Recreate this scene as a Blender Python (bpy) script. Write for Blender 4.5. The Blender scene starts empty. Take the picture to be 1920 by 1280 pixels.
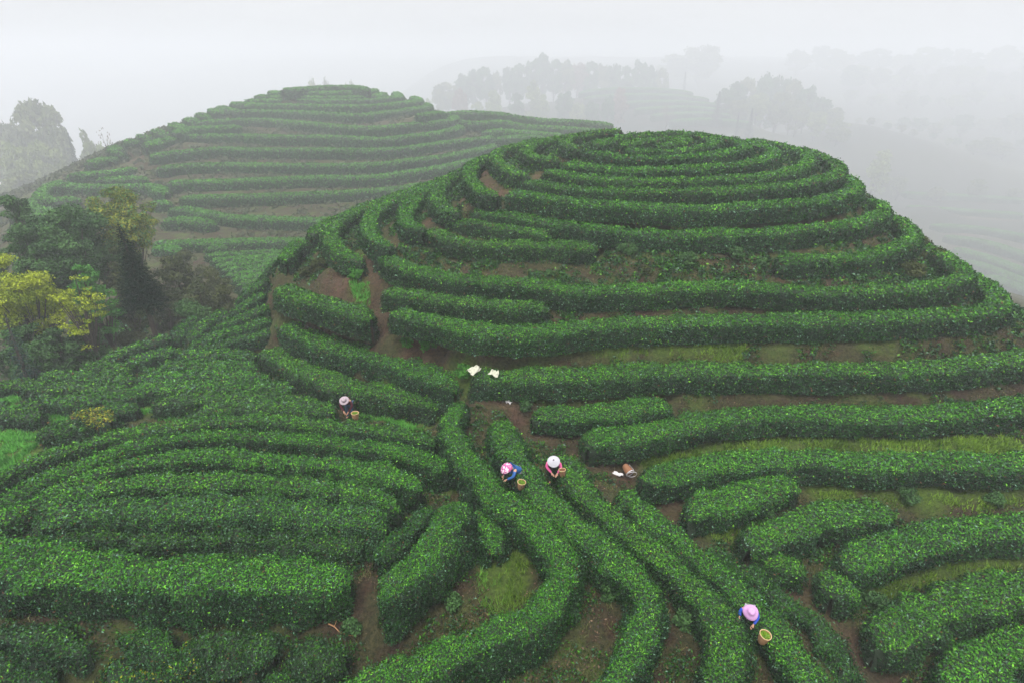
import bpy, math, random
import numpy as np
from mathutils import Vector, Matrix, Euler
SEED = 7
rng = np.random.default_rng(SEED)
random.seed(SEED)
PI = math.pi
S = bpy.context.scene
COL = S.collection

# ------------------------------------------------------------------ camera
PITCH = math.radians(24.0); FPX = 1185.0
cam_d = bpy.data.cameras.new('camera'); cam = bpy.data.objects.new('camera', cam_d); COL.objects.link(cam)
cam.location = (0, 0, 0); cam.rotation_euler = (PI/2 - PITCH, 0, 0)
cam_d.sensor_width = 36.0; cam_d.lens = 36.0*FPX/1920.0; cam_d.clip_start = 0.1; cam_d.clip_end = 5000
S.camera = cam
# ------------------------------------------------------------------ light
SUN_EL, SUN_AZ = math.radians(66), math.radians(200)      # azimuth measured for the lamp, see below
w = bpy.data.worlds.new('World'); S.world = w; w.use_nodes = True
nt = w.node_tree; nt.nodes.clear()
o_ = nt.nodes.new('ShaderNodeOutputWorld'); bg = nt.nodes.new('ShaderNodeBackground')
sky = nt.nodes.new('ShaderNodeTexSky'); sky.sky_type = 'NISHITA'; sky.sun_disc = False
sky.sun_elevation = SUN_EL; sky.sun_rotation = SUN_AZ; sky.air_density = 1.0; sky.dust_density = 4.0; sky.ozone_density = 1.0
hs = nt.nodes.new('ShaderNodeHueSaturation'); hs.inputs['Saturation'].default_value = 0.16
mixs = nt.nodes.new('ShaderNodeMix'); mixs.data_type = 'RGBA'; mixs.inputs[0].default_value = 0.65
mixs.inputs[7].default_value = (7.85, 7.9, 8.1, 1)          # even cloud layer in front of the blue
nt.links.new(sky.outputs[0], hs.inputs['Color']); nt.links.new(hs.outputs[0], mixs.inputs[6])
# an overcast sky is about three times brighter overhead than at the horizon
tcw = nt.nodes.new('ShaderNodeTexCoord'); sxyz = nt.nodes.new('ShaderNodeSeparateXYZ'); mrw = nt.nodes.new('ShaderNodeMapRange')
nt.links.new(tcw.outputs['Generated'], sxyz.inputs[0]); nt.links.new(sxyz.outputs['Z'], mrw.inputs[0])
mrw.inputs[1].default_value = 0.0; mrw.inputs[2].default_value = 1.0; mrw.inputs[3].default_value = 0.66; mrw.inputs[4].default_value = 1.7
mpw = nt.nodes.new('ShaderNodeMapping'); mpw.inputs['Scale'].default_value = (1.6, 1.6, 9.0); nzw = nt.nodes.new('ShaderNodeTexNoise'); nzw.inputs['Scale'].default_value = 1.4; nzw.inputs['Detail'].default_value = 4
nt.links.new(tcw.outputs['Generated'], mpw.inputs[0]); nt.links.new(mpw.outputs[0], nzw.inputs['Vector'])
cr = nt.nodes.new('ShaderNodeMapRange'); cr.inputs[3].default_value = 0.93; cr.inputs[4].default_value = 1.07; cr.inputs[1].default_value = .3; cr.inputs[2].default_value = .7
nt.links.new(nzw.outputs['Fac'], cr.inputs[0]); mlw = nt.nodes.new('ShaderNodeMath'); mlw.operation = 'MULTIPLY'
nt.links.new(mrw.outputs[0], mlw.inputs[0]); nt.links.new(cr.outputs[0], mlw.inputs[1])        # faint cloud structure
vm = nt.nodes.new('ShaderNodeVectorMath'); vm.operation = 'SCALE'
nt.links.new(mixs.outputs[2], vm.inputs[0]); nt.links.new(mlw.outputs[0], vm.inputs['Scale'])
nt.links.new(vm.outputs[0], bg.inputs['Color']); bg.inputs['Strength'].default_value = 0.12
nt.links.new(bg.outputs[0], o_.inputs['Surface'])
sd = bpy.data.lights.new('sun', 'SUN'); so = bpy.data.objects.new('sun', sd); COL.objects.link(so)
sd.energy = 1.5; sd.angle = math.radians(20); sd.color = (1.0, 0.97, 0.92)
dirv = Vector((math.sin(SUN_AZ)*math.cos(SUN_EL), math.cos(SUN_AZ)*math.cos(SUN_EL), math.sin(SUN_EL)))
so.rotation_euler = dirv.to_track_quat('Z', 'Y').to_euler()
S.view_settings.view_transform = 'Standard'; S.view_settings.look = 'None'
S.view_settings.exposure = 0.64; S.view_settings.gamma = 1.0
S.render.engine = 'CYCLES'
cy = S.cycles
cy.max_bounces = 7; cy.diffuse_bounces = 2; cy.glossy_bounces = 2; cy.transmission_bounces = 2
cy.volume_bounces = 4; cy.transparent_max_bounces = 4; cy.volume_step_rate = 4.0
cy.use_denoising = True
try: cy.denoiser = 'OPENIMAGEDENOISE'; cy.denoising_prefilter = 'ACCURATE'
except Exception: pass

# ------------------------------------------------------------------ helpers
def unproj(px, py, z):
    """the point of the camera ray through pixel (px, py) that lies at height z"""
    cx = (px-960)/FPX; cy_ = -(py-640)/FPX
    d = np.array([cx, math.cos(PITCH)+cy_*math.sin(PITCH), -math.sin(PITCH)+cy_*math.cos(PITCH)])
    return d*(z/d[2])
def zF(py, F):
    """height of the point seen at row py at forward distance F"""
    return -F*math.tan(PITCH+math.atan((py-640)/FPX))
def unprojF(px, py, F):
    return unproj(px, py, zF(py, F))
def tag(o, label=None, cat=None, group=None, kind=None):
    if label: o['label'] = label
    if cat: o['category'] = cat
    if group: o['group'] = group
    if kind: o['kind'] = kind
    return o
def link(name, me, mats=(), parent=None, loc=None):
    o = bpy.data.objects.new(name, me); COL.objects.link(o)
    for m in mats: me.materials.append(m)
    if parent: o.parent = parent
    if loc is not None: o.location = loc
    return o
def empty(name, loc, rz=0):
    o = bpy.data.objects.new(name, None); COL.objects.link(o); o.location = loc; o.rotation_euler = (0, 0, rz)
    o.empty_display_size = 0.2
    return o
def mesh_np(name, V, Q, mi=None, col=None, smooth=None):
    """V (n,3); Q (m,4) quads or list of polys; mi material index; col (m,3) per face colour"""
    me = bpy.data.meshes.new(name)
    V = np.asarray(V, np.float32)
    Q = np.asarray(Q, np.int32); m, k = Q.shape
    me.vertices.add(len(V)); me.vertices.foreach_set('co', V.ravel())
    me.loops.add(m*k); me.loops.foreach_set('vertex_index', Q.ravel())
    me.polygons.add(m); me.polygons.foreach_set('loop_start', np.arange(0, m*k, k, dtype=np.int32))
    me.polygons.foreach_set('loop_total', np.full(m, k, np.int32))
    if mi is not None: me.polygons.foreach_set('material_index', np.asarray(mi, np.int32))
    if smooth is not None: me.polygons.foreach_set('use_smooth', np.asarray(smooth, bool))
    if col is not None:
        a = me.attributes.new('tint', 'FLOAT_COLOR', 'FACE')
        c = np.ones((m, 4), np.float32); c[:, :3] = col
        a.data.foreach_set('color', c.ravel())
    me.update(calc_edges=True)
    return me
def unit(v):
    return v/np.maximum(np.linalg.norm(v, axis=-1, keepdims=True), 1e-9)
# cheap smooth value noise in numpy (3D)
_P = np.random.default_rng(3).random((64, 64, 64)).astype(np.float32)
def vnoise(p, s=1.0, off=0.0):
    q = np.asarray(p)*s + off
    i = np.floor(q).astype(int); f = q-i; f = f*f*(3-2*f)
    r = 0
    for dx in (0, 1):
        wx = f[..., 0] if dx else 1-f[..., 0]
        for dy in (0, 1):
            wy = f[..., 1] if dy else 1-f[..., 1]
            for dz in (0, 1):
                wz = f[..., 2] if dz else 1-f[..., 2]
                r = r + wx*wy*wz*_P[(i[..., 0]+dx) & 63, (i[..., 1]+dy) & 63, (i[..., 2]+dz) & 63]
    return r*2-1

# ------------------------------------------------------------------ materials
def new_mat(name):
    m = bpy.data.materials.new(name); m.use_nodes = True
    n = m.node_tree; b = n.nodes['Principled BSDF']
    return m, n, b
def plain(name, col, rough=0.7, noise=0.0, scale=8.0, metallic=0.0, bump=0.0):
    m, n, b = new_mat(name)
    b.inputs['Roughness'].default_value = rough; b.inputs['Metallic'].default_value = metallic
    tc = n.nodes.new('ShaderNodeTexCoord'); no = n.nodes.new('ShaderNodeTexNoise'); no.inputs['Scale'].default_value = scale
    no.inputs['Detail'].default_value = 4
    n.links.new(tc.outputs['Object'], no.inputs['Vector'])
    mx = n.nodes.new('ShaderNodeMix'); mx.data_type = 'RGBA'
    lo = tuple(c*(1-noise) for c in col)+(1,); hi = tuple(min(1, c*(1+noise)) for c in col)+(1,)
    mx.inputs[6].default_value = lo; mx.inputs[7].default_value = hi
    n.links.new(no.outputs['Fac'], mx.inputs[0]); n.links.new(mx.outputs[2], b.inputs['Base Color'])
    if bump:
        bp = n.nodes.new('ShaderNodeBump'); bp.inputs['Strength'].default_value = bump; bp.inputs['Distance'].default_value = 0.02
        n.links.new(no.outputs['Fac'], bp.inputs['Height']); n.links.new(bp.outputs[0], b.inputs['Normal'])
    return m
def leaf_mat(name, rough=0.42, spec=0.5, sat=1.0):
    m, n, b = new_mat(name)
    at = n.nodes.new('ShaderNodeAttribute'); at.attribute_name = 'tint'
    n.links.new(at.outputs['Color'], b.inputs['Base Color'])
    b.inputs['Roughness'].default_value = rough
    b.inputs['Specular IOR Level'].default_value = spec
    return m
M_LEAF = leaf_mat('tea_leaf', 0.30, 0.10)
M_TREELEAF = leaf_mat('tree_leaf', 0.5, 0.06)
M_GRASS = leaf_mat('grass_blade', 0.6, 0.25)
M_CORE = plain('hedge_inside', (0.012, 0.026, 0.010), 0.9, 0.4, 6)  # shade between the leaves painted in as a near-black core
M_BARK = plain('bark', (0.055, 0.042, 0.032), 0.9, 0.4, 12, bump=0.5)
M_BARKP = plain('pale_bark', (0.13, 0.11, 0.09), 0.9, 0.3, 12, bump=0.5)

def ground_mat():
    m, n, b = new_mat('terrace_soil'); L = n.links
    tc = n.nodes.new('ShaderNodeNewGeometry')
    def noise(scale, detail=5, rough=0.6):
        x = n.nodes.new('ShaderNodeTexNoise'); x.inputs['Scale'].default_value = scale
        x.inputs['Detail'].default_value = detail; x.inputs['Roughness'].default_value = rough
        L.new(tc.outputs['Position'], x.inputs['Vector']); return x
    def ramp(src, p0, p1):
        r = n.nodes.new('ShaderNodeMapRange'); r.inputs[1].default_value = p0; r.inputs[2].default_value = p1
        L.new(src, r.inputs[0]); return r.outputs[0]
    def mix(f, a, c):
        x = n.nodes.new('ShaderNodeMix'); x.data_type = 'RGBA'
        if isinstance(f, float): x.inputs[0].default_value = f
        else: L.new(f, x.inputs[0])
        for k, v in ((6, a), (7, c)):
            if isinstance(v, tuple): x.inputs[k].default_value = v+(1,)
            else: L.new(v, x.inputs[k])
        return x.outputs[2]
    n1, n2, n3, n4 = noise(0.5), noise(2.3), noise(9, 8, 0.7), noise(1.1)
    soil = mix(ramp(n3.outputs['Fac'], 0.3, 0.7), (0.020, 0.013, 0.009), (0.070, 0.042, 0.028))
    red = mix(ramp(n2.outputs['Fac'], 0.5, 0.7), soil, (0.075, 0.036, 0.023))
    litter = mix(ramp(n3.outputs['Fac'], 0.35, 0.65), (0.018, 0.024, 0.010), (0.080, 0.072, 0.030))
    base = mix(ramp(n4.outputs['Fac'], 0.47, 0.66), litter, red)
    moss = mix(ramp(n3.outputs['Fac'], 0.3, 0.7), (0.03, 0.055, 0.014), (0.10, 0.14, 0.025))
    base = mix(ramp(n1.outputs['Fac'], 0.50, 0.68), base, moss)
    at = n.nodes.new('ShaderNodeAttribute'); at.attribute_name = 'cover'      # R soil, G grass, B woodland floor
    sp = n.nodes.new('ShaderNodeSeparateColor'); L.new(at.outputs['Color'], sp.inputs[0])
    path = mix(ramp(n3.outputs['Fac'], 0.3, 0.7), (0.040, 0.025, 0.017), (0.145, 0.085, 0.055))
    base = mix(sp.outputs[0], base, path)
    grass = mix(ramp(n3.outputs['Fac'], 0.35, 0.65), (0.035, 0.06, 0.012), (0.10, 0.16, 0.022))
    base = mix(sp.outputs[1], base, grass)
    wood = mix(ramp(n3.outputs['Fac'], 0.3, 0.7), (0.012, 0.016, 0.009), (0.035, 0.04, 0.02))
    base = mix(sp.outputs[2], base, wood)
    L.new(base, b.inputs['Base Color']); b.inputs['Roughness'].default_value = 0.95
    b.inputs['Specular IOR Level'].default_value = 0.2
    bp = n.nodes.new('ShaderNodeBump'); bp.inputs['Strength'].default_value = 1.0; bp.inputs['Distance'].default_value = 0.14
    L.new(n3.outputs['Fac'], bp.inputs['Height']); L.new(bp.outputs[0], b.inputs['Normal'])
    return m
M_GROUND = ground_mat()

# ------------------------------------------------------------------ the tea rows, traced on the slopes
# key: (label, z, points [(px,py) or (px,py,z)], width, height, options)
ROWS = []
def row(label, z, pts, W=1.35, H=0.85, **k):
    ROWS.append(dict(label=label, z=z, pts=pts, W=W, H=H, k=k))
HG = 'clipped tea rows on the main hill'
# --- main hill, front rows right of the footpath (from the foot up)
row('long tea row on the main hill carrying two pale cloths at its left end', -11.35,
    [(880,702),(910,698),(960,698),(1030,698),(1100,694),(1180,690),(1260,687),(1340,687),(1440,686),(1550,687),(1650,686),(1750,682),(1850,672),(1920,661),(2000,640),(2060,610)], 1.45, .95, g=HG)
row('long tea row one terrace above the row with the two pale cloths', -9.95,
    [(728,579),(760,584),(800,592),(850,604),(900,613),(960,618),(1030,615),(1100,606),(1180,600),(1260,598),(1340,596),(1440,595),(1560,593),(1660,589),(1760,584),(1830,580),(1866,572),(1874,560),(1862,543),(1840,524),(1812,503)], 1.4, .95, g=HG)
row('short tea row beside the dirt footpath, wedged between two long rows of the main hill', -9.5,
    [(717,543),(740,545),(790,550),(850,559),(900,565),(960,568),(1000,568),(1030,573)], 1.2, .9, g=HG)
row('long tea row of the main hill just above the short row beside the footpath', -9.1,
    [(706,476),(725,480),(755,494),(805,508),(880,520),(955,524),(1000,528),(1055,537),(1105,540),(1180,537),(1255,533),(1300,531),(1400,532),(1475,538),(1525,541),(1575,541),(1650,538),(1725,532),(1790,521),(1812,509),(1793,492),(1768,474),(1735,455)], 1.4, .95, g=HG)
row('tea row curling round the right shoulder of the main hill above dark shrubs', -8.3,
    [(1457,482),(1480,479),(1520,478),(1590,478),(1652,468),(1690,455),(1712,440),(1705,423),(1682,408),(1655,398)], 1.4, .95, g=HG)
row('short tea row ending above the bare bank in the middle of the main hill', -8.4,
    [(788,429),(817,433),(855,445),(905,454),(955,455),(1030,456),(1090,457),(1120,461)], 1.35, .9, g=HG)
row('short slim tea row tucked under the long row ending in a hook', -8.02,
    [(838,408),(880,413),(920,419),(960,425),(1005,434),(1035,440)], 1.15, .8, g=HG)
row('long tea row across the main hill ending in a hook at its right shoulder', -7.65,
    [(884,395),(917,396),(960,401),(1005,409),(1055,414),(1105,422),(1180,430),(1280,434),(1355,434),(1430,432),(1500,426),(1580,418),(1630,406),(1655,391),(1648,377),(1628,371)], 1.4, .95, g=HG)
row('tea row ringing the main hill just above the row with the hooked end', -6.6,
    [(949,359),(980,360),(1030,368),(1105,376),(1180,381),(1280,386),(1355,385),(1430,380),(1500,376),(1555,368),(1590,357),(1603,345),(1592,334),(1565,325)], 1.4, .95, g=HG)
row('outermost closed tea ring on the summit shoulder of the main hill', -6.2,
    [(979,339),(1005,341),(1055,349),(1130,354),(1230,355),(1355,354),(1425,350),(1475,345),(1530,336),(1565,324),(1572,312),(1560,300),(1533,288),(1505,277)], 1.4, .85, g=HG)
row('second tea ring from the outside around the main summit', -5.9,
    [(1018,317),(1045,321),(1092,330),(1180,335),(1280,334),(1355,333),(1430,328),(1475,320),(1503,309),(1515,297),(1507,284),(1480,275),(1445,267),(1400,260)], 1.35, .8, g=HG)
row('third tea ring from the outside around the main summit', -5.46,
    [(1055,303),(1080,306),(1130,313),(1205,315),(1305,312),(1375,307),(1420,299),(1448,289),(1448,279),(1422,270),(1380,262),(1335,255)], 1.35, .75, g=HG)
row('tea ring with an open left end just inside the third summit ring', -5.18,
    [(1094,283),(1117,285),(1180,293),(1255,293),(1330,288),(1370,281),(1396,273),(1385,264),(1350,257),(1300,251)], 1.35, .7, g=HG)
row('innermost but one tea ring, an oval at the top of the main hill', -5.02,
    [(1118,271),(1140,262),(1175,254),(1220,249),(1270,248),(1310,251),(1340,259),(1340,268),(1310,276),(1260,281),(1210,282),(1172,280)], 1.3, .65, g=HG)
row('small tea clump at the very centre of the summit rings', -4.9,
    [(1168,271),(1200,263),(1250,258),(1285,259),(1275,267),(1235,272)], 1.3, .6, g=HG)
# --- main hill, rows left of the footpath curving over the left shoulder
LG = 'tea rows curving over the left shoulder of the main hill'
row('topmost curved tea row left of the footpath, hugging the summit rings', -5.2,
    [(1083,279),(1063,270),(1058,262),(1078,254),(1112,248),(1165,243)], 1.35, .7, g=LG)
row('second curved tea row from the top, left of the footpath', -5.75,
    [(1052,297),(1018,296),(992,287),(990,275),(1012,265),(1050,257),(1090,251)], 1.4, .8, g=LG)
row('third curved tea row from the top, left of the footpath', -6.2,
    [(990,327),(962,321),(940,306),(929,292),(942,279),(975,269),(1010,261)], 1.4, .85, g=LG)
row('fourth curved tea row from the top, beside a reddish gully', -6.65,
    [(932,364),(905,356),(887,340),(879,322),(886,306),(906,295),(935,285),(965,276)], 1.4, .9, g=LG)
row('fifth curved tea row from the top, left of the reddish gully', -7.55,
    [(860,396),(834,388),(820,371),(820,353),(834,338),(857,324),(885,310),(910,300)], 1.4, .9, g=LG)
row('sixth curved tea row from the top on the left shoulder', -8.05,
    [(792,428),(767,419),(758,400),(767,380),(787,359),(811,343),(842,329),(870,318)], 1.4, .9, g=LG)
row('seventh curved tea row from the top, its end by the fork in the footpath', -8.5,
    [(730,458),(703,445),(690,425),(692,404),(709,388),(741,371),(776,353),(808,341)], 1.4, .9, g=LG)
row('eighth curved tea row from the top, the longest on the left shoulder', -9.2,
    [(677,487),(647,474),(624,454),(617,434),(629,416),(656,400),(695,384),(732,368),(765,354)], 1.4, .95, g=LG)
row('lowest strip of tea on the skyline of the left shoulder', -9.7,
    [(583,436),(600,422),(632,406),(666,391),(700,377)], 1.3, .9, g=LG)
row('rounded tea row at the outer edge of the left shoulder above a reddish slump', -10.1,
    [(584,450),(560,455),(543,466),(536,482)], 1.5, 1.0, g=LG)
row('stout tea row below the reddish slump on the left of the main hill', -10.7,
    [(520,533,-10.9),(555,546,-10.8),(605,561,-10.6),(655,575,-10.5),(694,586,-10.4)], 1.6, 1.15, g=LG)
row('stout tea row left of the footpath, just above the long diagonal row', -12.3,
    [(520,614,-12.6),(542,611,-12.6),(580,626,-12.5),(630,645,-12.4),(692,657,-12.3),(735,671,-12.25),(785,688,-12.2),(832,706,-12.2),(852,722,-12.2)], 1.6, 1.15, g=LG)
row('long diagonal tea row directly behind the picker in the grey hat', -13.3,
    [(484,663,-13.7),(507,656,-13.7),(535,671,-13.6),(582,694,-13.4),(655,718,-13.3),(730,731,-13.2),(800,744,-13.1),(818,758,-13.0)], 1.45, 1.1, g=LG)
# --- saddle rows running down to the camera
DG = 'tea rows running down the saddle towards the viewer'
row('winding tea row left of the blue-jacketed picker, curling round the grassy mound', 0,
    [(864,748,-12.3),(845,790,-12.1),(862,840,-11.9),(897,885,-11.75),(937,925,-11.6),(985,960,-11.5),(1032,1003,-11.6),(1060,1053,-11.7),(1050,1102,-11.8),(1008,1147,-12.0),(940,1183,-12.1),(850,1218,-12.2),(760,1247,-12.3),(680,1275,-12.4),(600,1320,-12.5)], 1.12, .95, g=DG)
row('tea row running downhill between the two pickers on the saddle', 0,
    [(933,780,-12.25),(955,825,-12.0),(985,872,-11.8),(1018,925,-11.65),(1065,972,-11.6),(1122,1013,-11.7),(1178,1062,-11.8),(1210,1112,-11.9),(1212,1170,-12.0),(1180,1230,-12.05),(1140,1290,-12.1),(1100,1350,-12.1)], 1.12, .95, g=DG)
row('tea row running downhill right of the picker in the pink jacket', 0,
    [(1046,840,-12.1),(1075,878,-12.0),(1102,922,-11.95),(1148,965,-11.95),(1205,1012,-12.0),(1275,1065,-12.15),(1335,1122,-12.3),(1365,1180,-12.45),(1362,1240,-12.5),(1340,1300,-12.6),(1320,1360,-12.6)], 1.12, .95, g=DG)
row('long saddle row passing right of the picker in the lilac hat', 0,
    [(1163,910,-12.4),(1200,945,-12.4),(1250,988,-12.5),(1310,1036,-12.65),(1372,1090,-12.8),(1432,1145,-12.95),(1477,1203,-13.1),(1508,1255,-13.25),(1535,1310,-13.4),(1560,1370,-13.5)], 1.12, .95, g=DG)
row('low ragged tea row beside the steep path at the foot of the right-hand terraces', 0,
    [(1322,1018,-13.35),(1385,1062,-13.5),(1460,1112,-13.7),(1512,1150,-13.8),(1560,1205,-14.0),(1600,1265,-14.2)], .85, .5, g=DG)
# --- terraces to the right of the saddle
RG = 'tea rows on the right-hand terraces below the main hill'
row('short tea row near the pink litter, just below the row with the pale cloths', -12.3,
    [(997,776),(1022,770),(1080,768),(1155,765),(1192,756),(1230,753),(1260,752)], 1.25, .85, g=RG)
row('long tea row above the tipped-over wicker basket', -12.4,
    [(1103,832,-12.6),(1130,815,-12.55),(1180,809,-12.5),(1232,800,-12.45),(1280,790),(1350,776),(1430,770),(1510,768),(1600,770),(1680,771),(1760,768),(1830,762),(1920,753),(2000,742),(2080,725)], 1.4, .95, g=RG)
row('long tea row starting right below the tipped-over wicker basket', -13.0,
    [(1202,896),(1240,884),(1310,869),(1385,855),(1450,852),(1510,853),(1600,857),(1700,859),(1810,859),(1920,860),(2000,858),(2080,850)], 1.45, .95, g=RG)
row('short humped tea row under the bright grass tuft', -13.3,
    [(1290,965),(1322,940),(1385,924),(1437,908),(1475,904),(1502,912)], 1.35, .9, g=RG)
row('tea row bordering the bright green grass bank, its left end by the steep path', -13.8,
    [(1408,1020),(1450,992),(1505,975),(1570,958),(1630,952),(1680,958)], 1.35, .9, g=RG)
row('stubby tea clump beside the steep path, one row below the humped row', -14.0,
    [(1420,1034),(1470,1049),(1512,1066)], 1.25, .85, g=RG)
row('wide tea row sweeping to the right edge below the grass bank', -13.95,
    [(1590,1062),(1622,1038),(1665,1018),(1720,1003),(1780,990),(1860,982),(1930,982),(2020,985)], 1.45, .95, g=RG)
row('rounded tea bush at the left tip of the wide sweeping row', -14.25,
    [(1562,1112),(1575,1085),(1590,1078)], 1.25, .85, g=RG)
row('thick tea row in the lower right, second from the corner', -14.4,
    [(1645,1205),(1690,1170),(1740,1137),(1790,1114),(1860,1098),(1930,1093),(2020,1093)], 1.55, .95, g=RG)
row('tea row filling the lower right corner', -14.9,
    [(1780,1290),(1820,1248),(1865,1222),(1930,1200),(2010,1190)], 1.5, .95, g=RG)
# --- left hump
SG = 'nested tea rows on the hump at the left'
row('outermost arched tea row of the left hump, before the picker in the grey hat', 0,
    [(-60,925,-12.9),(0,889,-13.0),(50,864,-13.05),(100,845,-13.1),(150,831,-13.1),(250,806,-13.15),(350,790,-13.1),(450,781,-13.0),(550,785,-13.0),(650,795,-12.95),(750,808,-12.7),(815,822,-12.4)], .98, .92, g=SG)
row('second arched tea row of the left hump', 0,
    [(-80,985,-12.6),(-20,952,-12.65),(50,908,-12.7),(110,880,-12.75),(160,862,-12.75),(250,831,-12.8),(375,811,-12.75),(500,813,-12.7),(650,828,-12.5),(750,843,-12.2),(840,870,-11.9)], 1.0, .95, g=SG)
row('third arched tea row of the left hump', 0,
    [(-60,1000,-12.3),(-10,968,-12.3),(50,938,-12.3),(110,910,-12.35),(175,884,-12.4),(250,864,-12.4),(400,851,-12.3),(550,858,-12.2),(700,878,-11.95),(788,908,-11.8)], 1.0, .95, g=SG)
row('fourth arched tea row of the left hump', 0,
    [(70,962,-12.0),(105,935,-12.0),(170,910,-12.0),(300,900,-11.95),(450,900,-11.9),(600,908,-11.85),(700,921,-11.8),(748,943,-11.75)], 1.02, .95, g=SG)
row('fifth arched tea row of the left hump, with greyer bushes below it', 0,
    [(55,985,-11.8),(120,955,-11.7),(200,944,-11.65),(300,941,-11.6),(400,943,-11.6),(500,946,-11.6),(650,959,-11.6),(722,976,-11.6)], 1.4, .9, g=SG)
row('strip of greyer loose tea bushes between two arched rows of the left hump', 0,
    [(50,1010,-12.2),(150,1000,-12.1),(300,998,-12.1),(450,1003,-12.1),(600,1008,-12.1),(690,1012,-12.1)], .75, .6, g=SG)
row('broadest tea row of the left hump, right above the dark brushy bank', 0,
    [(-80,1025,-11.9),(-20,1030,-11.9),(60,1042,-11.9),(150,1056,-11.85),(300,1064,-11.8),(450,1068,-11.8),(560,1068,-11.8),(650,1072,-11.8)], 1.75, 1.25, g=SG)
row('diagonal tea row between the left hump and the grassy mound', 0,
    [(838,928,-11.8),(848,965,-11.7),(812,1022,-11.7),(758,1073,-11.8),(712,1118,-11.95)], 1.55, 1.1, g=SG)
row('narrow ragged tea strip along the ends of the arched rows', 0,
    [(806,938,-12.0),(775,975,-12.0),(740,1010,-12.1),(706,1040,-12.2)], .8, .6, g=SG)
row('short tea clump hanging over the grassy mound', 0,
    [(893,950,-12.0),(922,985,-12.0),(925,1025,-12.1)], 1.0, .9, g=SG)
row('tea bush filling the bottom left corner', 0,
    [(-60,1235,-13.2),(30,1238,-13.2),(100,1262,-13.3)], 1.5, 1.0, g=SG)
row('loose tea bush speckled with yellow shoots near the bottom edge', 0,
    [(190,1268,-13.4),(270,1240,-13.4),(350,1225,-13.3),(430,1226,-13.3)], 1.5, .8, g=SG, shoots=1)
row('loose dark tea bushes on the bank right of the yellow shoots', 0,
    [(350,1200,-12.9),(410,1190,-12.8),(470,1200,-12.8)], .9, .6, g=SG)
row('ragged dark tea bush at the bottom edge below the dry branch', 0,
    [(480,1285,-13.5),(540,1275,-13.45),(600,1285,-13.4)], 1.2, .8, g=SG)
row('dark loose tea bushes just under the broadest row at the far left', 0,
    [(-40,1190,-12.8),(40,1188,-12.8),(110,1200,-12.85),(165,1215,-12.9)], .8, .55, g=SG)
row('dark leafy bushes on the bank above the yellow shoots', 0,
    [(210,1190,-12.8),(270,1180,-12.75),(320,1190,-12.8)], .75, .5, g=SG)
row('dark tea bush between the yellow shoots and the dry branch', 0,
    [(455,1228,-13.0),(480,1215,-12.9),(510,1218,-12.9)], 1.1, .8, g=SG)
row('small tea bush beside the dry branch on the lower bank', 0,
    [(545,1245,-13.1),(590,1215,-12.9),(640,1222,-12.9)], 1.0, .8, g=SG)
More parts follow.
